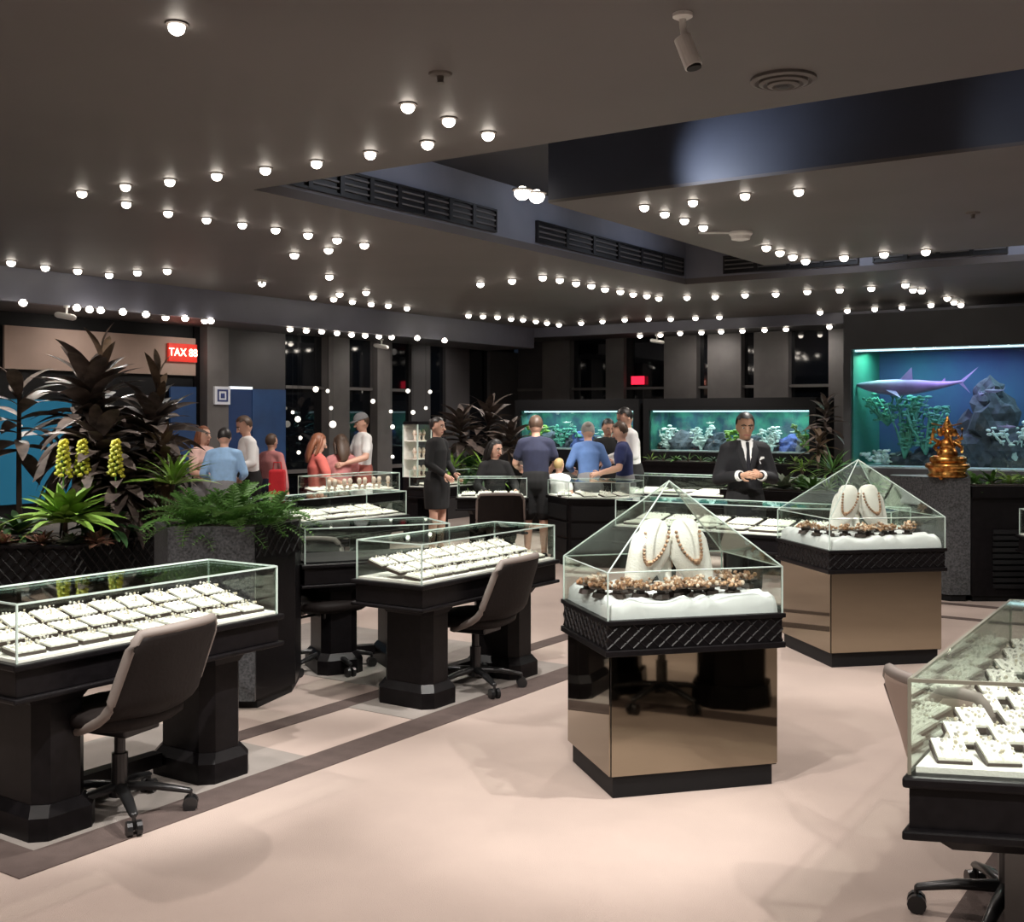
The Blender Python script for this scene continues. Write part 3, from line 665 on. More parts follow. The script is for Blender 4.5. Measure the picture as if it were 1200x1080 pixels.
# mid plants beside the windows
poly_lattice_planter([tuple(UV(13.6, -9.0)[:2]), tuple(UV(13.2, -7.9)[:2]), tuple(UV(14.5, -7.4)[:2]), tuple(UV(14.9, -8.6)[:2])], .45, .8, 'black lattice planter of bronze foliage behind the saleswomen')
for i, (px, d, k, n, l, st, lb) in enumerate([(540, 15.6, 'bronze', 30, .55, .75, 'bronze shrub behind the standing saleswoman'), (572, 15.9, 'bronze', 30, .6, .85, 'tall bronze shrub behind the seated saleswoman'), (598, 15.5, 'bronze', 26, .5, .6, 'bronze shrub beside the small aquarium'),
                               (530, 15.3, 'blade', 24, .5, .1, 'lime spiky plant behind the standing saleswoman'), (566, 15.3, 'blade', 20, .45, .1, 'lime spiky plant behind the seated saleswoman'), (550, 15.4, 'dark', 24, .45, .15, 'dark green plant between the two saleswomen')]):
    x = (px-600)/F*d; plant('foliage_shrub', (x, d, .79), k, n, l, (-.2, 1.3), lb, seed=90+i, stem=st, tiers=2)

# ---------------------------------------------------------------- aquariums
def tank_mats():
    pass
WATERB = mat('tank_back_blue', (.03, .11, .19), .8, noise=.5, nscale=.9, col2=(.025, .03, .13))
TEAL = mat('tank_back_teal', (.03, .19, .13), .8, noise=.5, nscale=6, col2=(.01, .045, .075))
ROCK = mat('reef_rock', (.075, .09, .12), .9, noise=.6, nscale=9, bump=.8, bscale=14)
CORALG = mat('coral_teal', (.12, .42, .32), .7, noise=.4, nscale=12); CORALW = mat('coral_white', (.6, .7, .68), .7); CORALB = mat('coral_blue', (.06, .10, .38), .7, noise=.5, nscale=10)
SAND = mat('tank_sand', (.40, .48, .50), .9, noise=.3, nscale=25)
def rock(name, loc, r, seed, m_, label, cat='rock', group=None, zs=1.0):
    bm = bmesh.new(); bmesh.ops.create_icosphere(bm, subdivisions=3, radius=1); rn = random.Random(seed); from mathutils import noise as nz
    off = Vector((seed*3.1, seed*1.7, 0))
    for v in bm.verts:
        k = 1+.45*nz.noise(v.co*1.6+off)+.25*nz.noise(v.co*4+off); v.co = Vector((v.co.x*r*k, v.co.y*r*k*.8, v.co.z*r*k*zs))
    me = bpy.data.meshes.new(name); bm.to_mesh(me); bm.free(); me.materials.append(m_)
    o = bpy.data.objects.new(name, me); C.objects.link(o); o.location = loc; tag(o, label, cat, group); return o
def tank(name, label, va, vb, u, depth, z0, z1, back, ztop, zbot, framem=BLACKM, side=None):
    # local x = v, local y = u
    t = empty(name, UV(u, (va+vb)/2), -YAW); tag(t, label, 'aquarium'); x = (vb-va)/2
    MB().box(-x, depth-.02, z0, x, depth, z1).build('back_panel', back, t)
    MB().box(-x, 0, z0-.02, x, depth, z0).build('tank_bed', SAND, t)
    MB().box(-x-.02, 0, z0, -x, depth, z1).build('side_panel', side or back, t); MB().box(x, 0, z0, x+.02, depth, z1).build('side_panel', back, t)
    MB().box(-x, -.01, z0, x, .002, z1).build('front_glass', TANKG, t)
    MB().box(-x-.11, -.04, z1, x+.11, depth+.1, ztop).build('hood', framem, t); MB().box(-x-.11, -.04, zbot, x+.11, depth+.1, z0-.02).build('cabinet', framem, t)
    MB().box(-x-.11, -.04, z0-.02, -x-.02, depth+.1, z1).build('frame_post', framem, t); MB().box(x+.02, -.04, z0-.02, x+.11, depth+.1, z1).build('frame_post', framem, t)
    MB().box(-x, .06, z1-.025, x, .12, z1-.005).build('light_tube', mat('tube_'+name, (1, 1, 1), emit=(.65, .9, 1), es=1.6), t)
    return t
# large reef tank
BU = 14.0; bva = V_on_u(1000, BU); bvb = .6
LDK = mat('tank_facade', (.05, .052, .058), .55, noise=.15, nscale=3)
tank('large_aquarium', 'large wall aquarium with a shark, coral and rock at the right', bva, bvb, BU, 1.1, 1.0, 2.42, WATERB, ZF-.005, 0, LDK, mat('tank_side', (.02, .16, .12), .7))
for k in range(4): area(UV(BU+.45, bva+.5+k*1.0, 2.38), UV(BU+.5, bva+.5+k*1.0, 1.0), 9, .8, .5, (.6, .9, 1))
area(UV(BU+.35, bva+.2, 2.38), UV(BU+.5, bva+.2, 1.0), 8, .3, .5, (.4, 1, .7)); area(UV(BU+.4, bva+1.05, 2.38), UV(BU+.8, bva+1.1, 1.0), 8, .3, .5, (.6, .3, 1))
for i, (px, z, r, zs) in enumerate([(1150, 1.15, .3, 1.3), (1165, 1.55, .28, 1.2), (1140, 1.3, .26, 1.2), (1185, 1.2, .3, 1.1), (1160, 1.85, .16, 1.2), (1085, 1.08, .2, .7), (1060, 1.05, .2, .6), (1120, 1.1, .22, .8)]):
    p = UV(BU+.62, V_on_u(px, BU+.62), z); rock('reef_rock', p, r, i+1, ROCK, 'grey reef rock in the large aquarium, %s from its left pile' % ORD[i], 'rock', 'reef rocks in the large aquarium', zs)
def coral(loc, n, h, m_, label, seed, group=None, sp=.25):
    rn = random.Random(seed); t = empty('coral', loc); tag(t, label, 'coral', group)
    for b in range(n):
        a = rn.uniform(0, 2*PI); d = Vector((math.cos(a), math.sin(a)*.4, 0)); p = Vector((0, 0, 0)); pts = [p.copy()]
        for k in range(4): p = p+d*sp*.25*rn.uniform(.5, 1.4)+Vector((rn.uniform(-.03, .03), 0, h/4*rn.uniform(.6, 1.2))); pts.append(p.copy())
        m = MB().tube(pts, [.02, .016, .013, .012, .01], 6)
        for k in range(10):
            q_ = pts[rn.randrange(1, 5)]+Vector((rn.uniform(-.06, .06), rn.uniform(-.03, .03), rn.uniform(-.02, .05))); m.ball(q_, (rn.uniform(.02, .05), .02, rn.uniform(.01, .025)), seg=6, ring=4)
        m.build('branch', m_, t, smooth=True)
for i, (px, z, n, h, m_) in enumerate([(1060, 1.1, 16, .7, CORALG), (1085, 1.15, 12, .6, CORALG), (1040, 1.5, 8, .35, CORALG), (1190, 1.1, 8, .4, CORALW), (1040, 1.02, 8, .12, CORALW)]):
    coral(UV(BU+.45, V_on_u(px, BU+.45), z), n, h, m_, ['tall teal coral under the shark', 'teal coral beside the golden statue', 'small teal coral left below the shark', 'white coral at the aquarium right edge', 'pale low coral on the tank bed'][i], i)
# shark
def shark(loc, rz, s, label, mA, name='shark'):
    t = empty(name, loc, rz); tag(t, label, 'fish' if name == 'fish' else 'shark')
    pts = [(-.50, 0, .02), (-.42, 0, .01), (-.3, 0, 0), (-.12, 0, -.01), (.08, 0, 0), (.25, 0, .01), (.40, 0, .03), (.5, 0, .05)]; rr = [(.018, .02), (.045, .05), (.07, .065), (.085, .075), (.07, .06), (.045, .04), (.022, .02), (.012, .01)]
    MB().tube([Vector(p)*s for p in pts], [(a*s, b*s) for a, b in rr], 14, side=(0, 0, 1)).build('body', mA, t, smooth=True)
    def fin(a, b, c, y=0, nm='fin', yo=0):
        A, B, D = Vector((a[0], y, a[1]))*s, Vector((b[0], y+yo, b[1]))*s, Vector((c[0], y, c[1]))*s; o = Vector((0, .006*s, 0)); mid = (A+D)/2+(B-(A+D)/2)*.35
        MB().add([A-o, B, D-o, A+o, B+o*.3, D+o], [(0, 1, 2), (5, 4, 3), (0, 3, 4, 1), (1, 4, 5, 2), (2, 5, 3, 0)]).build(nm, mA, t)
    fin((-.1, .07), (.02, .20), (.03, .05), nm='dorsal_fin'); fin((.28, .03), (.34, .09), (.34, .035), nm='dorsal_fin')
    fin((.46, .04), (.66, .20), (.51, .04), nm='tail_fin'); fin((.46, .04), (.58, -.07), (.5, .05), nm='tail_fin')
    fin((-.24, -.03), (-.10, -.12), (-.14, -.04), -.06, 'pectoral_fin', -.16); fin((-.24, -.03), (-.10, -.12), (-.14, -.04), .06, 'pectoral_fin', .16)
SK = mat('shark_skin', (.30, .22, .42), .5, noise=.3, nscale=6)
p = UV(BU+.35, V_on_u(1066, BU+.35), 0); p.z = PD(1066, 453, p.y).z
shark(p, math.radians(-14), 1.2, 'purple grey shark swimming at the upper left of the large aquarium', SK)
for i, (px, py, s) in enumerate([(1165, 458, .28), (1150, 462, .22), (1180, 500, .2)]):
    p = UV(BU+.2, V_on_u(px, BU+.2), 0); p.z = PD(px, py, p.y).z
    shark(p, .4+i, s, 'small violet fish near the rock, %s from the top' % ORD[i], SK, 'fish')
# two long tanks on the far counter
SU = 15.0
for nm, a, b, lb in (('long_aquarium', 763, 948, 'long low aquarium behind the man in the suit'), ('small_aquarium', 612, 742, 'long low green aquarium behind the group of customers')):
    va, vb = V_on_u(a, SU), V_on_u(b, SU)
    tank(nm, lb, va, vb, SU, .6, 1.12, 1.69, TEAL, 1.86, .0)
    n = 3
    for k in range(n): area(UV(SU+.25, va+(k+.5)*(vb-va)/n, 1.655), UV(SU+.4, va+(k+.5)*(vb-va)/n, 1.1), 6, .5, .3, (.8, 1, .98))
    rn = random.Random(a)
    for k in range(9):
        v = va+.12+(vb-va-.24)*k/8; m_ = rn.choice([ROCK, CORALB, ROCK]); 
        rock('reef_rock', UV(SU+.33, v, 1.17), (.14+.10*rn.random()), k+a, m_, 'dark reef rock in the %s, %s from its left end' % (nm.replace('_', ' '), ORD[k]), 'rock', 'reef rocks in the '+nm.replace('_', ' '), .9)
        if k % 2 == 0: coral(UV(SU+.2, v+.05, 1.13), 6, .3, rn.choice([CORALG, CORALW, GR2]), 'branching coral in the %s, %s from its left end' % (nm.replace('_', ' '), ORD[k]), k+a, 'corals in the '+nm.replace('_', ' '), .12)
    for k in range(4):
        v = va+.25+(vb-va-.5)*k/3; shark(UV(SU+.12, v, 1.42+.1*math.sin(k*2)), rn.random()*.6, .13, 'small pale fish in the %s, %s from its left end' % (nm.replace('_', ' '), ORD[k]), mat('fish_pale', (.7, .75, .7), .4), 'fish')
# planted trough in front of the long tank
TU = 14.45
va, vb = V_on_u(757, TU), V_on_u(990, TU)
t = empty('planter', UV(TU, (va+vb)/2), -YAW); tag(t, 'long black trough of low green plants under the long aquarium', 'planter'); x = (vb-va)/2
MB().box(-x, -.15, 0, x, .2, .92).build('planter_box', BLACK, t); MB().box(-x, -.17, .92, x, .2, .98).build('rim', BLACK, t); MB().box(-x+.02, -.13, .98, x-.02, .17, .99).build('soil', SOIL, t)
for k in range(15):
    v = va+.08+(vb-va-.16)*k/14
    plant('low_plant', UV(TU, v, .99), random.Random(k).choice(['green', 'grass', 'dark', 'blade']), 16, .17, (.1, 1.3), 'low green plant in the trough under the long aquarium, %s from left' % ORD[k], 'plant', 'plants in the trough', seed=k)
for i, (px, d, k, n, l, st, lb) in enumerate([(968, 13.6, 'bronze', 26, .32, .75, 'bronze shrub left of the large aquarium'), (960, 13.4, 'brown', 22, .28, .35, 'brown and yellow shrub left of the large aquarium'), (975, 13.2, 'grass', 40, .42, .02, 'tall grassy plant beside the large aquarium frame'), (940, 13.4, 'blade', 20, .22, .05, 'lime plant left of the grassy plant')]):
    plant('foliage_shrub', ((px-600)/F*d, d, .98 if i < 2 else .95), k, n, l, (-.2, 1.4), lb, seed=130+i, stem=st, tiers=2)
# planter counter between suited man and farther pyramid case
ca = PZ(930, 590, .78)
t = empty('planter', UV(11.35, -4.1), -YAW); tag(t, 'black counter planter of mixed green plants right of the suited man', 'planter')
MB().box(-.75, -.25, 0, .95, .25, .80).build('planter_box', BLACK, t); MB().box(-.78, -.28, .80, .98, .28, .85).build('rim', BLACK, t); MB().box(-.7, -.2, .85, .9, .2, .86).build('soil', SOIL, t)
for k in range(11):
    v = -4.75+.155*k
    plant('low_plant', UV(11.35+.1*math.sin(k*2.), v, .86), ['green', 'blade', 'grass', 'succ', 'fern'][k % 5], 20, .26, (.1, 1.35), 'leafy green plant on the counter planter right of the suited man, %s from left' % ORD[k], 'plant', 'plants on the counter planter', seed=k+200)

# granite statue pillar + right cabinet
GP = (3.83, 10.1)
t = empty('granite_pedestal', (GP[0], GP[1], 0)); tag(t, 'speckled grey granite pedestal carrying the golden statue', 'pedestal')
MB().prism([(-.42, .3), (-.05, -.15), (.13, -.15), (.13, .45), (-.35, .45)], .06, 1.07).build('pillar', GRAN, t)
MB().prism([(-.38, .3), (-.03, -.12), (.1, -.12), (.1, .4), (-.33, .4)], 0, .06).build('plinth', BLACKM, t)
t = empty('slatted_cabinet', (4.45, 10.0, 0)); tag(t, 'black slatted cabinet with plants on top right of the granite pedestal', 'cabinet')
MB().box(-.48, -.05, .05, .9, .5, .98).build('cabinet_body', BLACK, t); MB().box(-.46, -.02, 0, .88, .48, .05).build('plinth', BLACKM, t)
MB().box(-.48, -.08, .90, .9, .5, 1.0).build('rim', BLACK, t); MB().box(-.44, -.04, 1.0, .86, .46, 1.01).build('soil', SOIL, t)
for k in range(10): MB().box(-.30, -.075, .12+.052*k, .88, -.05, .155+.052*k).build('slat', BLACKM, t)
for k in range(7): plant('low_plant', (4.08+.15*k, 10.15+.08*math.sin(k*3.), 1.01), ['fern', 'green', 'fernl'][k % 3], 18, .24, (.0, 1.3), 'green trailing plant on the slatted cabinet, %s from left' % ORD[k], 'plant', 'plants on the slatted cabinet', seed=300+k, part='frond' if k % 3 != 1 else 'leaf')
t = desk(Vector((4.75, 9.35, 0)), -.05, 1.1, .4, 'glass wall case standing before the slatted cabinet', 'in the case before the slatted cabinet', zt=.62, rows=1, cols=4, legs=False, seed=12)
MB().box(-.5, -.1, 0, .5, .15, .48).build('base', BLACKM, t)
# golden statue
def statue():
    s = .545
    t = empty('golden_statue', (3.81, 10.08, 1.07)); tag(t, 'golden seated deity statue on a tiered base atop the granite pedestal', 'statue')
    m = MB(); m.lathe([(.15, 0), (.17, .02), (.15, .04), (.16, .07), (.19, .09), (.18, .12), (.14, .13)], 20); m.build('tiered_base', GOLD, t, smooth=True)
    for k in range(4): a = PI/4+PI/2*k; MB().tube([(.13*math.cos(a), .13*math.sin(a), .0), (.14*math.cos(a), .14*math.sin(a), .03)], .02, 8).build('foot', GOLD, t)
    m = MB(); m.tube([(-.13, -.02, .155), (-.05, -.09, .15), (.05, -.09, .15), (.13, -.02, .155)], [.035, .04, .04, .035], 8)
    m.ball((0, 0, .20), (.095, .075, .08)); m.ball((0, -.005, .285), (.075, .055, .06)); m.tube([(0, 0, .31), (0, 0, .35)], .025, 8); m.ball((0, -.005, .385), (.042, .04, .048))
    m.tube([(0, -.04, .385), (0, -.07, .35), (.015, -.07, .30), (.03, -.065, .27)], [.018, .014, .011, .008], 8)
    m.build('figure', GOLD, t, smooth=True)
    m = MB(); m.lathe([(.045, .415), (.05, .43), (.035, .45), (.038, .46), (.02, .49), (.008, .53)], 14); m.build('crown', GOLD, t)
    for sx in (-1, 1):
        MB().tube([(sx*.07, 0, .30), (sx*.12, -.02, .26), (sx*.10, -.07, .22)], [.02, .017, .013], 8).build('arm', GOLD, t, smooth=True)
        MB().tube([(sx*.07, .01, .31), (sx*.13, .01, .34), (sx*.125, -.01, .42)], [.018, .015, .012], 8).build('arm', GOLD, t, smooth=True)
        MB().ball((sx*.06, 0, .39), (.028, .01, .035)).build('ear', GOLD, t)
        MB().tube([(sx*.04, .02, .45), (sx*.13, .02, .47)], .006, 6).build('ornament', GOLD, t)
    m = MB()
    for k in range(16): a = PI*k/15; m.ball((.13*math.cos(a), .05, .30+.13*math.sin(a)), .013, seg=6, ring=4)
    m.build('halo', GOLD, t)
statue()

# ---------------------------------------------------------------- people
SKIN = mat('skin', (.60, .35, .26), .55); SKIN2 = mat('skin_tan', (.46, .26, .17), .55); HAIRB = mat('hair_black', (.012, .010, .010), .5); HAIRBR = mat('hair_brown', (.07, .04, .025), .5); HAIRG = mat('hair_grey', (.3, .28, .26), .5)
EYEW = mat('eye_white', (.7, .68, .65), .3); EYED = mat('eye_dark', (.01, .008, .006), .3); LIP = mat('lips', (.35, .12, .10), .5)
def fabric(n, c, nz_=.15): return mat('cloth_'+n, c, .85, noise=nz_, nscale=14)
def fuse(mb, name, m_, parent, voxel=.012, extra=None, mats=None, sm=3):
    me = mb.mesh(name, m_); o = bpy.data.objects.new(name, me); C.objects.link(o)
    r = o.modifiers.new('r', 'REMESH'); r.mode = 'VOXEL'; r.voxel_size = voxel; r.use_smooth_shade = True
    s = o.modifiers.new('s', 'SMOOTH'); s.iterations = sm; s.factor = .5
    dg = bpy.context.evaluated_depsgraph_get(); me2 = bpy.data.meshes.new_from_object(o.evaluated_get(dg)); me2.name = name
    o.modifiers.clear(); 
    if extra:
        bm = bmesh.new(); bm.from_mesh(me2); e = extra.mesh('x', mats or [m_], True); bm.from_mesh(e); bm.to_mesh(me2); bm.free()
        ix = [p.material_index for p in me2.polygons]; me2.materials.clear()
        for q_ in (mats or [m_]): me2.materials.append(q_)
        me2.polygons.foreach_set('material_index', ix)
    o.data = me2; bpy.data.meshes.remove(me)
    if parent: o.parent = parent
    return o
def person(label, loc, face, h=1.7, top='shirt', topm=None, botm=None, legs='trousers', sleeves='long', arms=None, lean=0, nod=0, turn=0, hair=HAIRB, hairstyle='short', skin=SKIN, female=False, seat=None, shoes=None, tie=None, vox=.014, cap=None, extras=()):
    k = h/1.72
    t = empty('person', loc, face); t.scale = (k, k, k); tag(t, label, 'person')
    sh = .145 if female else .162; cw = .135 if female else .16
    def up(p):
        p = Vector(p); q_ = Vector((0, 0, .95)); d = p-q_; d.rotate(Matrix.Rotation(lean, 3, 'X')); return q_+d     # lean forward = towards -y
    pz = 0
    HP = up((0, -.01, 1.60)); NB = up((0, .01, 1.45))
    Hm = Matrix.Translation(HP)@Matrix.Rotation(turn, 4, 'Z')@Matrix.Rotation(lean*.6+nod, 4, 'X')
    torso = [up((0, 0, .93)), up((0, 0, 1.05)), up((0, 0, 1.18)), up((0, 0, 1.31)), up((0, 0, 1.40))]
    trr = [(cw*1.03, .115), (cw*.90, .098), (cw*.96, .105), (cw*1.10, .115), (cw*.8, .085)]
    arms = arms or (((-.25, .0, 1.14), (-.27, -.04, .90)), ((.25, .0, 1.14), (.27, -.04, .90)))
    if seat is None:
        L_ = [[(s*.085, 0, .90), (s*.095, -.015, .50), (s*.10, .02, .09)] for s in (-1, 1)]
    else:
        L_ = [[(s*.085, 0, .90), (s*.11, -.40, .90), (s*.11, -.42, .48)] for s in (-1, 1)]
    b = MB(); b.tube(torso, trr, 16, side=(1, 0, 0))
    b.tube([up((-sh, 0, 1.395)), up((0, .01, 1.42)), up((sh, 0, 1.395))], [.058, .065, .058], 10)
    b.tube([up((0, .01, 1.40)), HP+Vector((0, .01, -.06))], [.058, .050], 10)
    hd = MB(); hd.ball((0, 0, .02), (.078, .097, .112), seg=16, ring=12); hd.ball((0, -.025, -.05), (.055, .065, .06), seg=14, ring=10)
    hd.tube([(0, -.090, .025), (0, -.114, -.012)], [.010, .018], 8)
    for s in (-1, 1): hd.ball((s*.076, .01, .0), (.012, .022, .032), seg=8, ring=6)
    b.add([Hm@Vector(v) for v in hd.v], hd.f)
    for s, (el, wr) in zip((-1, 1), arms):
        S = up((s*sh, 0, 1.395)); E = Vector(el); W = Vector(wr)
        b.tube([S, (S+E)/2, E], [.055, .050, .042], 10); b.tube([E, (E*.6+W*.4), W], [.042, .043, .029], 10)
        hdir = (W-E).normalized(); pal = W+hdir*.05; sdv = hdir.cross(Vector((s, 0, .3))).normalized()
        b.tube([W, pal+hdir*.03], [(.026, .022), (.038, .018)], 8, side=tuple(sdv))
    for s, (A, K_, N_) in zip((-1, 1), L_):
        A, K_, N_ = Vector(A), Vector(K_), Vector(N_)
        b.tube([A, (A+K_)/2, K_], [.092, .078, .056], 12); b.tube([K_, K_*.65+N_*.35, N_], [.055, .056, .036], 12); b.tube([N_, N_+Vector((0, -.06, -.05)), N_+Vector((0, -.15, -.055))], [.036, .036, .028], 8)
    ex = MB()
    for s, (el, wr) in zip((-1, 1), arms):
        E = Vector(el); W = Vector(wr); hdir = (W-E).normalized(); sdv = hdir.cross(Vector((s, 0, .3))).normalized(); nrm = hdir.cross(sdv).normalized()
        if nrm.z > 0: nrm = -nrm
        for j, ln in enumerate((.060, .072, .068, .054)):
            p0 = W+hdir*.075+sdv*(.028-.0185*j); p1 = p0+hdir*ln*.5+nrm*.006; p2 = p1+hdir*ln*.32+nrm*.02; p3 = p2+hdir*ln*.1+nrm*.022
            ex.tube([p0, p1, p2, p3], [.0095, .009, .008, .007], 7)
        p0 = W+hdir*.02+sdv*.03; ex.tube([p0, p0+sdv*.02+hdir*.03+nrm*.01, p0+sdv*.022+hdir*.055+nrm*.022], [.012, .0105, .008], 7)
    for s in (-1, 1):
        ex.ball(Hm@Vector((s*.030, -.084, .018)), (.014, .009, .009), mi=1, seg=8, ring=6); ex.ball(Hm@Vector((s*.030, -.0915, .018)), (.007, .004, .007), mi=2, seg=6, ring=5)
        ex.tube([Hm@Vector((s*.014, -.096, .042)), Hm@Vector((s*.030, -.094, .047)), Hm@Vector((s*.050, -.082, .040))], .0055, 5, mi=2)
    ex.tube([Hm@Vector((-.024, -.083, -.052)), Hm@Vector((0, -.090, -.05)), Hm@Vector((.024, -.083, -.052))], [.005, .008, .005], 6, mi=3)
    fuse(b, 'body', skin, t, voxel=vox*.8, extra=ex, mats=[skin, EYEW, EYED, LIP], sm=2)
    # top garment
    g = MB(); gi = .011 if top != 'jacket' else .017
    zt0 = torso[0]-Vector((0, 0, .06 if top != 'jacket' else .13))
    g.tube([zt0]+torso, [(trr[0][0]+gi, trr[0][1]+gi)]+[(a+gi, c+gi) for a, c in trr], 18, side=(1, 0, 0))
    g.tube([up((-sh, 0, 1.395)), up((0, .01, 1.42)), up((sh, 0, 1.395))], [.058+gi, .064+gi, .058+gi], 10)
    for s, (el, wr) in zip((-1, 1), arms):
        S = up((s*sh, 0, 1.395)); E = Vector(el); W = Vector(wr)
        if sleeves == 'long': g.tube([S, (S+E)/2, E], [.055+gi, .05+gi, .044+gi], 10); g.tube([E, E*.1+W*.9], [.044+gi, .031+gi], 10)
        elif sleeves == 'short': g.tube([S, S*.35+E*.65], [.056+gi, .055+gi], 10)
    fuse(g, {'shirt': 'shirt', 'jacket': 'jacket', 'tshirt': 't_shirt'}[top], topm, t, voxel=vox, sm=4)
    if top == 'jacket':
        # shirt front, lapels, tie, cuffs, pocket square
        fy = lambda z: -.146 if z < 1.3 else -.135
        m = MB(); A = [(-.05, fy(1.44)+.055, 1.455), (.05, fy(1.44)+.055, 1.455), (.0, fy(1.1)-.002, 1.14)]
        m.add([up(a) for a in [(-.055, -.094, 1.472), (.055, -.094, 1.472), (.036, -.146, 1.33), (0, -.147, 1.16), (-.036, -.146, 1.33)]]+[up((0, -.04, 1.35))], [(0, 4, 3, 2, 1), (0, 1, 5), (1, 2, 5), (2, 3, 5), (3, 4, 5), (4, 0, 5)]); m.build('shirt_front', fabric('white', (.8, .8, .8), .03), t)
        m = MB(); m.tube([up((0, -.108, 1.462)), up((0, -.140, 1.40)), up((0, -.152, 1.30)), up((0, -.156, 1.17))], [(.016, .008), (.012, .006), (.019, .005), (.012, .004)], 8, side=(1, 0, 0)); m.build('tie', fabric('tie', (.008, .008, .014)), t)
        MB().tube([up((-.045, .055, 1.475)), up((-.062, 0, 1.485)), up((-.045, -.06, 1.475)), up((0, -.098, 1.455)), up((.045, -.06, 1.475)), up((.062, 0, 1.485)), up((.045, .055, 1.475))], .014, 8).build('collar', fabric('white', (.8, .8, .8)), t, smooth=True)
        for s in (-1, 1):
            m = MB(); m.tube([up((s*.062, -.07, 1.478)), up((s*.070, -.135, 1.38)), up((s*.045, -.152, 1.28)), up((s*.01, -.156, 1.15))], [(.012, .006), (.034, .007), (.026, .006), (.008, .005)], 8, side=(1, 0, 0)); m.build('lapel', topm, t, smooth=True)
            E, W = [Vector(q_) for q_ in arms[0 if s < 0 else 1]]; MB().tube([E*.13+W*.87, E*.02+W*.98], [.05, .046], 12, dome=False).build('cuff', fabric('white', (.8, .8, .8)), t)
        MB().add([up(q_) for q_ in [(.10, -.150, 1.30), (.15, -.142, 1.32), (.145, -.145, 1.335), (.115, -.152, 1.335), (.105, -.156, 1.27), (.12, -.150, 1.27)]], [(0, 5, 4), (0, 1, 2, 3)]).build('pocket_square', fabric('white', (.8, .8, .8)), t)
    # bottom garment
    if botm:
        g = MB(); gi = .018
        if legs == 'skirt':
            g.tube([torso[1], torso[0], (0, .0, .80), (0, 0, .56)], [(cw*.95+.015, .115), (cw*1.1+.045, .15), (.205, .16), (.18, .145)], 18, side=(1, 0, 0), dome=False)
            fuse(g, 'skirt', botm, t, voxel=vox)
        else:
            g.tube([torso[1]-Vector((0, 0, .02)), torso[0], (0, 0, .86)], [(cw*.92+gi, .105+gi), (cw*1.05+gi, .12+gi), (cw*1.0+gi, .11+gi)], 16, side=(1, 0, 0))
            for A, K_, N_ in L_:
                A, K_, N_ = Vector(A), Vector(K_), Vector(N_)
                if legs == 'shorts': g.tube([A, (A+K_)/2, A*.12+K_*.88], [.095+gi, .09+gi, .082+gi], 12)
                else: g.tube([A, (A+K_)/2, K_], [.094+gi, .08+gi, .062+gi], 12); g.tube([K_, K_*.1+N_*.9], [.062+gi, .046+gi], 12)
            fuse(g, 'shorts' if legs == 'shorts' else 'trousers', botm, t, voxel=vox)
    for A, K_, N_ in L_:
        N_ = Vector(N_); MB().tube([N_+Vector((0, .03, -.052)), N_+Vector((0, -.06, -.05)), N_+Vector((0, -.17, -.058))], [(.042, .034), (.044, .036), (.036, .024)], 10, side=(1, 0, 0)).build('shoe', shoes or BLACKM, t, smooth=True)
    # hair
    hm = MB(); hm.ball((0, .008, .036), (.088, .105, .108), seg=18, ring=14)
    keep = lambda v: (v.y > -.02 or v.z > .092-(.0 if v.y < -.06 else .015)) and (v.z > -.035 or hairstyle == 'long')
    vs = [Vector(v) for v in hm.v]; fs = [f for f in hm.f if all(keep(vs[i]) for i in f)]
    h2 = MB(); h2.add([Hm@v for v in vs], fs)
    if hairstyle == 'long':
        h2.tube([Hm@Vector((0, .06, .06)), Hm@Vector((0, .085, -.05)), Hm@Vector((0, .09, -.17)), Hm@Vector((0, .075, -.25))], [(.07, .04), (.085, .04), (.08, .035), (.05, .02)], 12, side=(1, 0, 0))
        for s in (-1, 1): h2.tube([Hm@Vector((s*.06, .0, .08)), Hm@Vector((s*.084, .0, 0)), Hm@Vector((s*.085, .02, -.14))], [.03, .028, .018], 8)
    if hairstyle == 'bun': h2.ball(Hm@Vector((0, .10, .06)), .045)
    h2.build('hair', hair, t, smooth=True)
    if cap:
        m = MB(); m.ball((0, .004, .06), (.09, .105, .092), seg=16, ring=10); m2 = MB(); vs = [Vector(v) for v in m.v]; m2.add([Hm@v for v in vs], [f for f in m.f if all(vs[i].z > .045 for i in f)])
        m2.add([Hm@Vector(q_) for q_ in [(-.07, -.06, .055), (-.05, -.16, .045), (.05, -.16, .045), (.07, -.06, .055), (-.07, -.06, .065), (-.05, -.16, .055), (.05, -.16, .055), (.07, -.06, .065)]], [(3, 2, 1, 0), (4, 5, 6, 7), (0, 1, 5, 4), (1, 2, 6, 5), (2, 3, 7, 6)])
        m2.build('cap', cap, t, smooth=True)
    return t
def foot(px, d): return Vector(((px-600)/F*d, d, 0))
SUIT = fabric('suit', (.009, .009, .012)); NAVY = fabric('navy', (.022, .026, .06)); DENIM = fabric('denim', (.10, .19, .42)); WHT = fabric('white', (.8, .8, .8), .03); BLK = fabric('black', (.008, .008, .009)); LBLUE = fabric('light_blue', (.30, .50, .78)); PINK = fabric('pink', (.62, .25, .25)); CORAL = fabric('coral_red', (.55, .12, .10)); RED = fabric('red', (.6, .02, .03)); GREYC = fabric('grey', (.2, .2, .21))
fold = (((-.25, -.02, 1.13), (-.085, -.27, 1.17)), ((.25, -.02, 1.13), (.085, -.27, 1.17)))
person('man in black suit, white shirt and tie looking down at his clasped hands', foot(873, 10.0), 0, 1.62, 'jacket', SUIT, BLK, arms=fold, nod=.25, skin=SKIN2, vox=.010)
fwd = (((-.25, -.06, 1.15), (-.2, -.32, 1.08)), ((.25, -.06, 1.15), (.2, -.32, 1.08)))
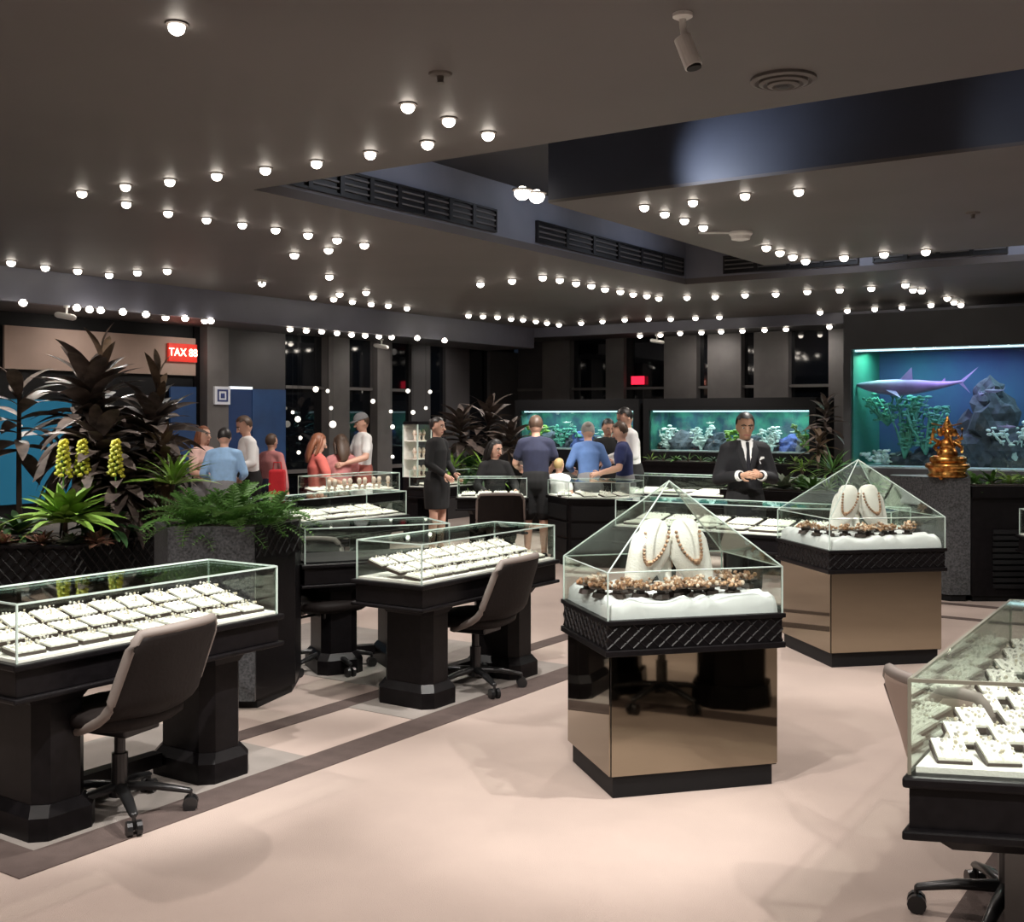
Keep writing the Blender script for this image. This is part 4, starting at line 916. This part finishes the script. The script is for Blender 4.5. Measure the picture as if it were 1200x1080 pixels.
p_ = person('man in navy t-shirt and black shorts seen from behind', foot(628, 13.0), PI, 1.60, 'tshirt', NAVY, BLK, 'shorts', 'short', arms=fwd, nod=.3, hair=HAIRBR, lean=.06)
person('saleswoman in black dress standing by the lit cases', foot(512, 13.6), math.radians(60), 1.58, 'shirt', BLK, BLK, 'skirt', 'long', arms=(((-.22, -.02, 1.14), (-.12, -.2, 1.0)), ((.22, -.02, 1.14), (.12, -.2, 1.0))), female=True, hairstyle='bun', nod=.1)
person('saleswoman in black jacket sitting behind the small desk', foot(580, 14.4)+Vector((0, 0, -.38)), math.radians(15), 1.68, 'shirt', BLK, BLK, 'trousers', 'long', arms=fwd, female=True, hairstyle='long', nod=.25, seat=1, turn=.5)
person('customer in blue denim shirt with wide brimmed cap leaning at the cabinet', foot(690, 13.3)+Vector((0, 0, 0)), PI, 1.54, 'shirt', DENIM, GREYC, 'trousers', 'long', arms=fwd, lean=.22, nod=.35, hair=HAIRG, hairstyle='bun', female=True)
person('boy in navy t-shirt bending over the cabinet', foot(733, 13.1), math.radians(-100), 1.53, 'tshirt', fabric('deep_navy', (.02, .03, .12)), GREYC, 'trousers', 'short', arms=fwd, nod=.35, lean=.08, hair=HAIRBR)
person('tall man in white long-sleeved shirt behind the boy', foot(741, 13.9), math.radians(-75), 1.70, 'shirt', WHT, BLK, 'trousers', 'long', arms=fwd, nod=.45, lean=.12, hair=HAIRB)
person('dark haired customer half hidden beyond the denim shirt', foot(712, 14.6), 0.3, 1.56, 'shirt', BLK, BLK, arms=fwd, nod=.4, hair=HAIRB)
person('small child in white standing among the customers', foot(655, 12.95), PI*.8, 1.12, 'tshirt', WHT, fabric('beige', (.5, .4, .25)), 'shorts', 'short', hair=mat('hair_blond', (.4, .28, .12), .5))
person('man in white shirt looking down near the blue wall panels', foot(294, 13.3), math.radians(-60), 1.60, 'shirt', WHT, BLK, arms=fwd, nod=.45, lean=.1, hair=HAIRBR, skin=SKIN)
person('customer in light blue shirt bending beside the man in white', foot(262, 12.3), math.radians(190), 1.48, 'shirt', LBLUE, GREYC, arms=fwd, nod=.4, lean=.2, hair=HAIRB)
person('woman in pale pink top half hidden behind the ferns', foot(238, 12.9), math.radians(60), 1.48, 'shirt', fabric('pale_pink', (.75, .5, .45)), GREYC, sleeves='short', arms=fwd, hair=mat('hair_auburn', (.22, .08, .04), .5), hairstyle='long', female=True)
person('person in red jacket behind the man in white', foot(318, 14.0), math.radians(150), 1.38, 'shirt', fabric('rosy', (.5, .2, .2)), NAVY, hair=HAIRBR)
SZ = Vector((0, 0, -.30))
person('customer in cap and white t-shirt seated at the window side', foot(425, 14.9)+SZ*.1, math.radians(-60), 1.66, 'tshirt', WHT, fabric('red_check', (.35, .1, .08)), 'shorts', 'short', arms=fwd, nod=.3, cap=GREYC, hair=HAIRBR)
person('long haired woman in coral top seated by the windows', foot(372, 14.2)+SZ, math.radians(120), 1.68, 'tshirt', CORAL, WHT, 'trousers', 'short', arms=fwd, hair=mat('hair_auburn', (.22, .08, .04), .5), hairstyle='long', female=True, nod=.3, seat=1)
person('woman in pink top seated next to the coral top', foot(400, 14.7)+SZ, math.radians(200), 1.66, 'tshirt', PINK, GREYC, 'trousers', 'short', arms=fwd, hair=HAIRBR, hairstyle='long', female=True, nod=.4, seat=1)
# stools under the seated people
def stool(loc, label, z=.52):
    t = empty('stool', loc); tag(t, label, 'stool')
    MB().lathe([(.15, z-.05), (.17, z-.03), (.17, z-.01), (.14, z)], 18).build('seat', LEATHER, t, smooth=True); MB().tube([(0, 0, .03), (0, 0, z-.05)], .025, 8).build('post', BASEM, t); MB().lathe([(.16, 0), (.16, .015), (.03, .04)], 18).build('base', BASEM, t)
stool(foot(372, 14.2), 'round stool under the woman in coral top', .49); stool(foot(400, 14.7), 'round stool under the woman in pink top', .49); stool(foot(580, 14.4), 'round stool under the seated saleswoman', .40)
t = empty('red_bag', foot(325, 13.1)+Vector((0, 0, .62))); tag(t, 'bright red bag standing beside the person in red jacket', 'bag')
MB().box(-.09, -.07, .0, .09, .07, .38).build('bag_body', RED, t, bevel=.03); MB().tube([(-.05, 0, .37), (-.04, 0, .46), (.04, 0, .46), (.05, 0, .37)], .008, 6).build('handle', RED, t); 
t = empty('side_table', foot(325, 13.1)); tag(t, 'low dark table under the red bag', 'table'); MB().box(-.2, -.15, .57, .2, .15, .62).build('table_top', BLACK, t)
for sx in (-1, 1):
    for sy in (-1, 1): MB().box(sx*.17-.015, sy*.12-.015, 0, sx*.17+.015, sy*.12+.015, .57).build('leg', BLACK, t)

# busts and rings on the far cases
for i in range(9):
    p = UV(9.75+.13*i, -9.1-.03*(i % 2), .718)
    t = empty('ring_stand', p); tag(t, 'small jewelled ring stand in the case before the seated customers, %s from left' % ORD[i], 'jewellery display', 'ring stands before the seated customers')
    MB().lathe([(.035, 0), (.03, .01), (.012, .03), (.02, .10), (.03, .13), (.015, .16)], 10).build('cone', mat('cream', (.6, .5, .42), .6), t, smooth=True)
    MB().tube([(0, -.03, .08), (.025, -.01, .08), (.02, .03, .08), (-.02, .03, .08), (-.025, -.01, .08)], .006, 6).build('ring', ROSE, t)

# ---------------------------------------------------------------- wall fittings
def on_left(px0, px1, z0, z1, off=.02, d=.03): return (V0+off, L(px0), z0, V0+off+d, L(px1), z1)
def leftthing(name, label, cat, px0, px1, z0, z1, m_, off=.02, d=.03, part='panel'):
    u0, u1 = L(px0), L(px1); t = empty(name, UV((u0+u1)/2, V0+off), RU); tag(t, label, cat); l = (u1-u0)/2
    MB().box(-l, -d, z0, l, 0, z1).build(part, m_, t); return t, l
zpx = lambda px, py, v=V0: EYE+(HZ-py)*(v/(((px-600)/F)*CS-SN))/F
SIGNB = mat('beige_board', (.42, .31, .26), .7, noise=.15, nscale=2)
t, l = leftthing('sign_board', 'long beige board high on the left wall behind the bronze plants', 'sign board', 2, 226, zpx(115, 436), zpx(115, 389), SIGNB)
t = empty('led_sign', UV((L(192)+L(225))/2, V0+.06), RU); tag(t, 'small glowing red LED sign on the beige board', 'sign'); l = (L(225)-L(192))/2; z0, z1 = zpx(208, 424), zpx(208, 403)
MB().box(-l, -.03, z0, l, 0, z1).build('housing', mat('sign_red', (.5, .03, .02), .5, emit=(1, .04, .02), es=.35), t)
TX = mat('led_text', (1, .6, .5), emit=(1, .42, .3), es=6)
def text(body, size, loc, rot, m_, par, name='lettering'):
    c = bpy.data.curves.new(name, 'FONT'); c.body = body; c.size = size; c.align_x = 'CENTER'; c.align_y = 'CENTER'; c.extrude = .003
    o = bpy.data.objects.new(name, c); C.objects.link(o); dg = bpy.context.evaluated_depsgraph_get(); me = bpy.data.meshes.new_from_object(o.evaluated_get(dg)); bpy.data.objects.remove(o)
    me.materials.clear(); me.materials.append(m_); o = bpy.data.objects.new(name, me); C.objects.link(o); o.parent = par; o.location = loc; o.rotation_euler = rot; return o
text('TAX 88', .13, (0, -.034, (z0+z1)/2), (PI/2, 0, 0), TX, t)
BLUEP = mat('blue_light_panel', (.02, .06, .16), .5, emit=(.03, .08, .22), es=.12, noise=.6, nscale=1.5); CYANP = mat('cyan_light_panel', (.01, .14, .25), .5, emit=(.0, .18, .36), es=.16)
leftthing('light_box', 'glowing blue wall panel left of the grey column', 'light box', 196, 226, .9, zpx(210, 453), BLUEP, off=.03)
leftthing('light_box', 'glowing blue wall panel right of the white square sign', 'light box', 292, 331, .9, zpx(300, 456), BLUEP, off=.03)
leftthing('light_box', 'dark blue wall panel beside the man in white', 'light box', 264, 291, 1.0, zpx(280, 456), mat('navy_light_panel', (.01, .03, .09), .5, emit=(.01, .03, .11), es=.2), off=.03)
leftthing('light_box', 'cyan blue glowing panel behind the large planter', 'light box', -20, 80, .7, zpx(30, 468), CYANP, off=.03)
leftthing('light_fitting', 'white strip lamp above the dark blue wall panel', 'lamp', 264, 290, zpx(277, 456), zpx(277, 453), mat('strip_glow', (1, 1, 1), emit=(.8, .9, 1), es=.9), off=.06)
t, l = leftthing('square_sign', 'white square sign with dark blue pictogram on the grey column', 'sign', 240, 258, zpx(249, 474), zpx(249, 453), mat('sign_white', (.75, .78, .85), .5), off=.15)
zc = (zpx(249, 474)+zpx(249, 453))/2; hh = (zpx(249, 453)-zpx(249, 474))/2
m = MB(); e = .02
for a in ((-l*.68, -hh*.68, l*.68, -hh*.48), (-l*.68, hh*.48, l*.68, hh*.68), (-l*.68, -hh*.5, -l*.48, hh*.5), (l*.48, -hh*.5, l*.68, hh*.5)): m.box(a[0], -.035, zc+a[1], a[2], -.03, zc+a[3])
m.box(-l*.25, -.035, zc-hh*.3, l*.25, -.03, zc+hh*.25); m.build('pictogram', mat('sign_navy', (.04, .06, .2), .5), t)
for i, (px, py, r) in enumerate([(343, 483, .035), (349, 491, .06), (370, 456, .06), (384, 458, .04), (388, 478, .04), (390, 497, .075), (437, 470, .05), (458, 482, .04), (460, 500, .05), (478, 458, .05), (484, 483, .05), (504, 459, .045), (499, 478, .04), (352, 513, .04), (350, 530, .04), (460, 535, .04)]):  # glowing globes and wires added to imitate reflections in the window glass
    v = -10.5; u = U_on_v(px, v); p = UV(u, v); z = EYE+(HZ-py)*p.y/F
    t = empty('reflection_globe', (p.x, p.y, z)); tag(t, 'small white globe imitating a reflection in the dark windows, %s from left' % ORD[i], 'lamp', 'globes imitating window reflections')
    MB().ball((0, 0, 0), r*.62, seg=12, ring=8).build('reflection_ball', mat('reflection_glow', (1, 1, 1), emit=(1, .93, .80), es=2.2), t, smooth=True); MB().tube([(0, 0, r*.5), (0, 0, ZB-z)], .002, 4, dome=False).build('added_wire', BLACKM, t)
p = PD(489, 0, 14.9); t = empty('reflection_tower', (p.x, p.y, 0), RU); tag(t, 'narrow glass tower imitating a window reflection left of the standing saleswoman', 'display case')  # added tower standing in for a bright cabinet's reflection in the window
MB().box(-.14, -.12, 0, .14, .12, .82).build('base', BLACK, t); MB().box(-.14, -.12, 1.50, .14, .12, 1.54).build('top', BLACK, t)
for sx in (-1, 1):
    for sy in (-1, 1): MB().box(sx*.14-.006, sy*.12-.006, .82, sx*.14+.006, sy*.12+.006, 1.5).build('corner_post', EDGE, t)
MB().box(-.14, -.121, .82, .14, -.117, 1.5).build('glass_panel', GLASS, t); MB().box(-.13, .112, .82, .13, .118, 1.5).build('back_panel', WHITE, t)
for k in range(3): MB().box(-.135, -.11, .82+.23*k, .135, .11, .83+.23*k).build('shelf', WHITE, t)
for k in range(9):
    q = t.location+Matrix.Rotation(RU, 3, 'Z')@Vector((-.09+.09*(k % 3), -.03, .832+.23*(k//3))); j = empty('ring_stand', q); tag(j, 'tiny added jewelled stand in the reflection tower, %s counting up' % ORD[k], 'jewellery display', 'added stands in the reflection tower')  # added stands, part of the tower imitating a window reflection
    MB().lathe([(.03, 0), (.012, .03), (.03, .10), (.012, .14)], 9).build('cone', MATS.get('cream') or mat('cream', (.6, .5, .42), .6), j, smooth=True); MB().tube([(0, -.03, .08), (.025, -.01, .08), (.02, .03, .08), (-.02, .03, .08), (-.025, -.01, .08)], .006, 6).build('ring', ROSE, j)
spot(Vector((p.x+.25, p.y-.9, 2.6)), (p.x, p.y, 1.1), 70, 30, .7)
# red sign seen high on the far wall
vv = FV(749); t = empty('exit_sign', UV(U1-.03, vv, 0), -YAW); tag(t, 'tiny glowing red sign on the dark far window', 'sign')
MB().box(-.11, -.03, zpx(749, 449, 0) if False else 2.11, .11, 0, 2.24).build('housing', mat('exit_red', (.6, .02, .03), .5, emit=(1, .02, .06), es=1.6), t)
# ---------------------------------------------------------------- ceiling fittings
def bulb_proto():
    t = empty('ceiling_downlight', (0, 0, 0))
    MB().lathe([(.045, 0), (.045, -.006), (.03, -.010)], 14).build('trim_ring', CAP, t)
    MB().lathe([(.028, 0), (.028, -.02)], 10).build('socket', CAP, t); MB().ball((0, 0, -.018), (.034, .034, .030), seg=10, ring=8).build('bulb', BULB, t, smooth=True)
    return t
bp = bulb_proto(); first = [True]
def lights(pts, z, desc, group, s=1.0):
    for i, (px, py) in enumerate(sorted(pts)):
        o = bp if first[0] else copy_tree(bp); first[0] = False
        o.location = PZ(px, py, z+.025) if z < 3.3 else PZ(px, py, z); o.location.z = z; k = s*min(1.12, max(.9, o.location.y/9)); o.scale = (k, k, k)
        tag(o, 'small glowing ceiling spotlight, %s from left %s' % (ORD[i], desc), 'ceiling light', group)
lights([(207, 19)], HC, 'and alone near the camera', 'lone ceiling light')
lights([(478, 115), (526, 132), (572, 149)], HC, 'in the trio nearest the recess', 'trio of ceiling lights')
lights([(501, 160), (434, 172), (371, 183), (311, 191), (254, 198), (199, 205), (147, 211), (96, 219)], HC, 'in the long row before the recess', 'row of ceiling lights before the recess')
lights([(148, 232), (197, 243), (242, 251), (284, 257), (323, 263), (361, 269), (395, 275), (427, 281)], HC, 'in the row left of the recess', 'row of ceiling lights left of the recess')
lights([(385, 287), (345, 293), (386, 319), (307, 327)], HC, 'among the scattered lights left of the recess', 'scattered ceiling lights')
lights([(13, 302), (53, 308), (91, 312), (128, 317), (161, 314), (196, 312)], HC, 'along the left ceiling band', 'ceiling lights along the left band')
lights([(367, 343), (391, 346), (398, 340), (413, 349), (429, 338), (435, 352), (455, 354), (477, 357)], HC, 'in the cluster above the seated customers', 'cluster of ceiling lights')
lights([(27, 349), (90, 355), (105, 357), (118, 358), (144, 360), (171, 363), (194, 367), (217, 368), (240, 371), (247, 371)], ZB-.001, 'under the left band above the beige board', 'lights under the left band')
lights([(340, 381), (359, 383), (377, 384), (395, 386), (412, 388), (428, 389), (444, 390), (459, 391), (489, 392), (521, 395)], ZB-.001, 'under the left band above the windows', 'lights under the window band')
lights([(563, 328), (600, 324), (636, 320), (656, 323), (675, 327), (693, 330), (709, 334), (727, 337), (742, 340), (758, 342), (772, 345)], HC, 'in the row beyond the recess left side', 'row of lights beyond the recess')
lights([(549, 366), (566, 367), (583, 368), (599, 370), (613, 371), (628, 373), (641, 375), (655, 377)], HC, 'in the short row at the room corner', 'row of lights at the room corner')
lights([(681, 375), (706, 373), (732, 371), (760, 370), (786, 370), (815, 369), (843, 368)], HC, 'along the far ceiling band', 'lights along the far band')
lights([(805, 344), (838, 343), (873, 341), (909, 340), (946, 337), (984, 335), (1021, 333), (1061, 329)], HC, 'in the row beyond the recess far side', 'row of lights beyond the far recess edge')
lights([(1070, 335), (1080, 336), (1110, 345), (1118, 350), (1126, 353)], HC, 'in the group above the large aquarium', 'lights above the large aquarium')
lights([(961, 362), (993, 360), (1025, 358), (1057, 356), (1091, 353)], HC, 'in the back row before the large aquarium', 'back row before the large aquarium')
lights([(750, 390), (774, 389), (797, 387), (822, 386), (845, 385), (870, 384), (896, 383), (921, 382), (972, 379)], ZF-.001, 'under the far band', 'lights under the far band')
lights([(755, 236), (779, 244), (802, 252), (824, 260)], HC, 'in the slanting row on the hanging ceiling panel', 'slanting row on the hanging panel')
lights([(812, 230), (873, 222), (936, 217)], HC, 'in the near row on the hanging ceiling panel', 'near row on the hanging panel')
lights([(898, 284), (914, 290), (929, 295), (944, 300)], HC, 'in the far slanting row on the hanging panel', 'far slanting row on the hanging panel')
lights([(989, 296), (1036, 292), (1085, 289)], HC, 'in the far row on the hanging ceiling panel', 'far row on the hanging panel')
lights([(612, 217), (629, 221)], 3.1, 'of the bright pair at the hanging panel corner', 'bright pair at the hanging panel corner', 1.7)
spot(UV(5.85, -3.1, 3.02), UV(6.4, -2.75, 3.14), 34, 75, 1, col=(.75, .83, 1))
spot(UV(5.6, -1.6, 3.05), UV(6.4, -.6, 3.12), 8, 90, 1, col=(.75, .83, 1))
for u in (6.3, 8.1, 9.9): spot(UV(u, -4.35, 3.42), UV(u, -5.3, 3.0), 11, 120, .9, col=(.8, .86, 1))
for v in (-3.6, -1.9): spot(UV(10.45, v, 3.42), UV(11.15, v, 3.0), 15, 120, .9, col=(.8, .86, 1))
# long vent grilles on the recess walls
def grille(loc, rz, l, label, posts=4, h=.16):
    t = empty('vent_grille', loc, rz); tag(t, label, 'vent')
    MB().box(-l/2, -.012, 0, l/2, -.004, h).build('backing', GRILL, t)
    MB().box(-l/2, -.03, -.012, l/2, 0, .004).box(-l/2, -.03, h-.004, l/2, 0, h+.012).box(-l/2-.012, -.03, -.012, -l/2, 0, h+.012).box(l/2, -.03, -.012, l/2+.012, 0, h+.012).build('frame', GRILL, t)
    for k in range(3): z = (k+.7)*h/3.6; MB().box(-l/2, -.026, z, l/2, -.012, z+.012).build('slat', COLUMN, t)
    for k in range(posts): x = -l/2+(k+1)*l/(posts+1); MB().box(x-.02, -.034, -.005, x+.02, -.012, h+.005).build('divider', GRILL, t)
for a, b, lb, n in ((320, 578, 'longest vent grille on the left wall of the ceiling recess', 7), (628, 798, 'shorter vent grille on the left wall of the ceiling recess', 5)):
    u0, u1 = U_on_v(a, RV0), min(U_on_v(b, RV0), RU1-.1); grille(UV((u0+u1)/2, RV0+.002, 3.09), RU, u1-u0, lb, n)
for a, b, lb, n in ((850, 1005, 'first vent grille on the far wall of the ceiling recess', 3), (1025, 1180, 'second vent grille on the far wall of the ceiling recess', 3)):
    v0, v1 = V_on_u(a, RU1), V_on_u(b, RU1); grille(UV(RU1-.002, (v0+v1)/2, 3.09), -YAW, v1-v0, lb, n)
# round air diffuser
t = empty('air_diffuser', PZ(918, 92, HC)); tag(t, 'round dark air diffuser in the near ceiling', 'vent')
for k, (r, z) in enumerate([(.135, -.012), (.10, -.022), (.065, -.030)]): MB().lathe([(r, 0), (r, z), (r-.018, z-.006), (r-.028, z+.006)], 28).build('ring', mat('diffuser_grey', (.10, .09, .085), .5), t, smooth=False)
MB().lathe([(.03, 0), (.035, -.03), (.02, -.038)], 16).build('hub', GRILL, t)
# CCTV
t = empty('security_camera', PZ(800, 16, HC)); tag(t, 'white cylindrical camera hanging on a bracket from the near ceiling', 'camera')
MB().lathe([(.035, 0), (.035, -.012), (.02, -.02)], 18).build('mount', WHITEP, t)
MB().tube([(0, 0, -.015), (0, 0, -.05), (.008, -.004, -.085)], [.013, .011, .013], 10).build('bracket', WHITEP, t, smooth=True)
MB().tube([(.0, 0, -.085), (.035, -.02, -.19)], .031, 20, dome=False).tube([(-.002, 0, -.078), (.0, 0, -.085)], [.02, .03], 20, dome=False).build('housing', WHITEP, t, smooth=False)
MB().tube([(.035, -.02, -.188), (.0365, -.021, -.197)], .026, 18, dome=False).build('lens', BLACKM, t)
for px, py, lb in ((447, 401, 'small white camera under the left band'), (770, 396, 'small white camera under the far band'), (78, 362, 'small dome camera under the band at far left')):
    z = ZB if px < 600 else ZF; t = empty('security_camera', PZ(px, HZ-(HZ-py)*1.0, z)); 
    t.location = PZ(px, py-4, z); tag(t, lb, 'camera')
    MB().lathe([(.03, 0), (.03, -.02)], 12).tube([(0, 0, -.01), (0, 0, -.08)], .012, 8).build('bracket', WHITEP, t); MB().tube([(-.08, -.02, -.09), (.08, -.04, -.12)], .03, 12).build('housing', WHITEP, t, smooth=True)
# smoke detector, sprinklers
t = empty('smoke_detector', PZ(868, 272, HC)); tag(t, 'white round smoke detector on the hanging ceiling panel', 'smoke detector')
MB().lathe([(.09, 0), (.09, -.015), (.075, -.03), (.07, -.055), (.03, -.065)], 20).build('housing', WHITEP, t)
MB().box(-.32, -.01, -.012, -.08, .01, 0).build('cable_duct', WHITEP, t)
for px, py, lb in ((1140, 249, 'small sprinkler on the hanging ceiling panel'), (307, 328, 'small white sprinkler in the ceiling left of the windows'), (516, 86, 'faint sprinkler plate in the near ceiling')):
    t = empty('sprinkler', PZ(px, py, HC)); tag(t, lb, 'sprinkler'); MB().lathe([(.05, 0), (.045, -.008), (.015, -.012), (.012, -.035), (.02, -.04)], 14).build('head', CAP if px != 307 else WHITEP, t)
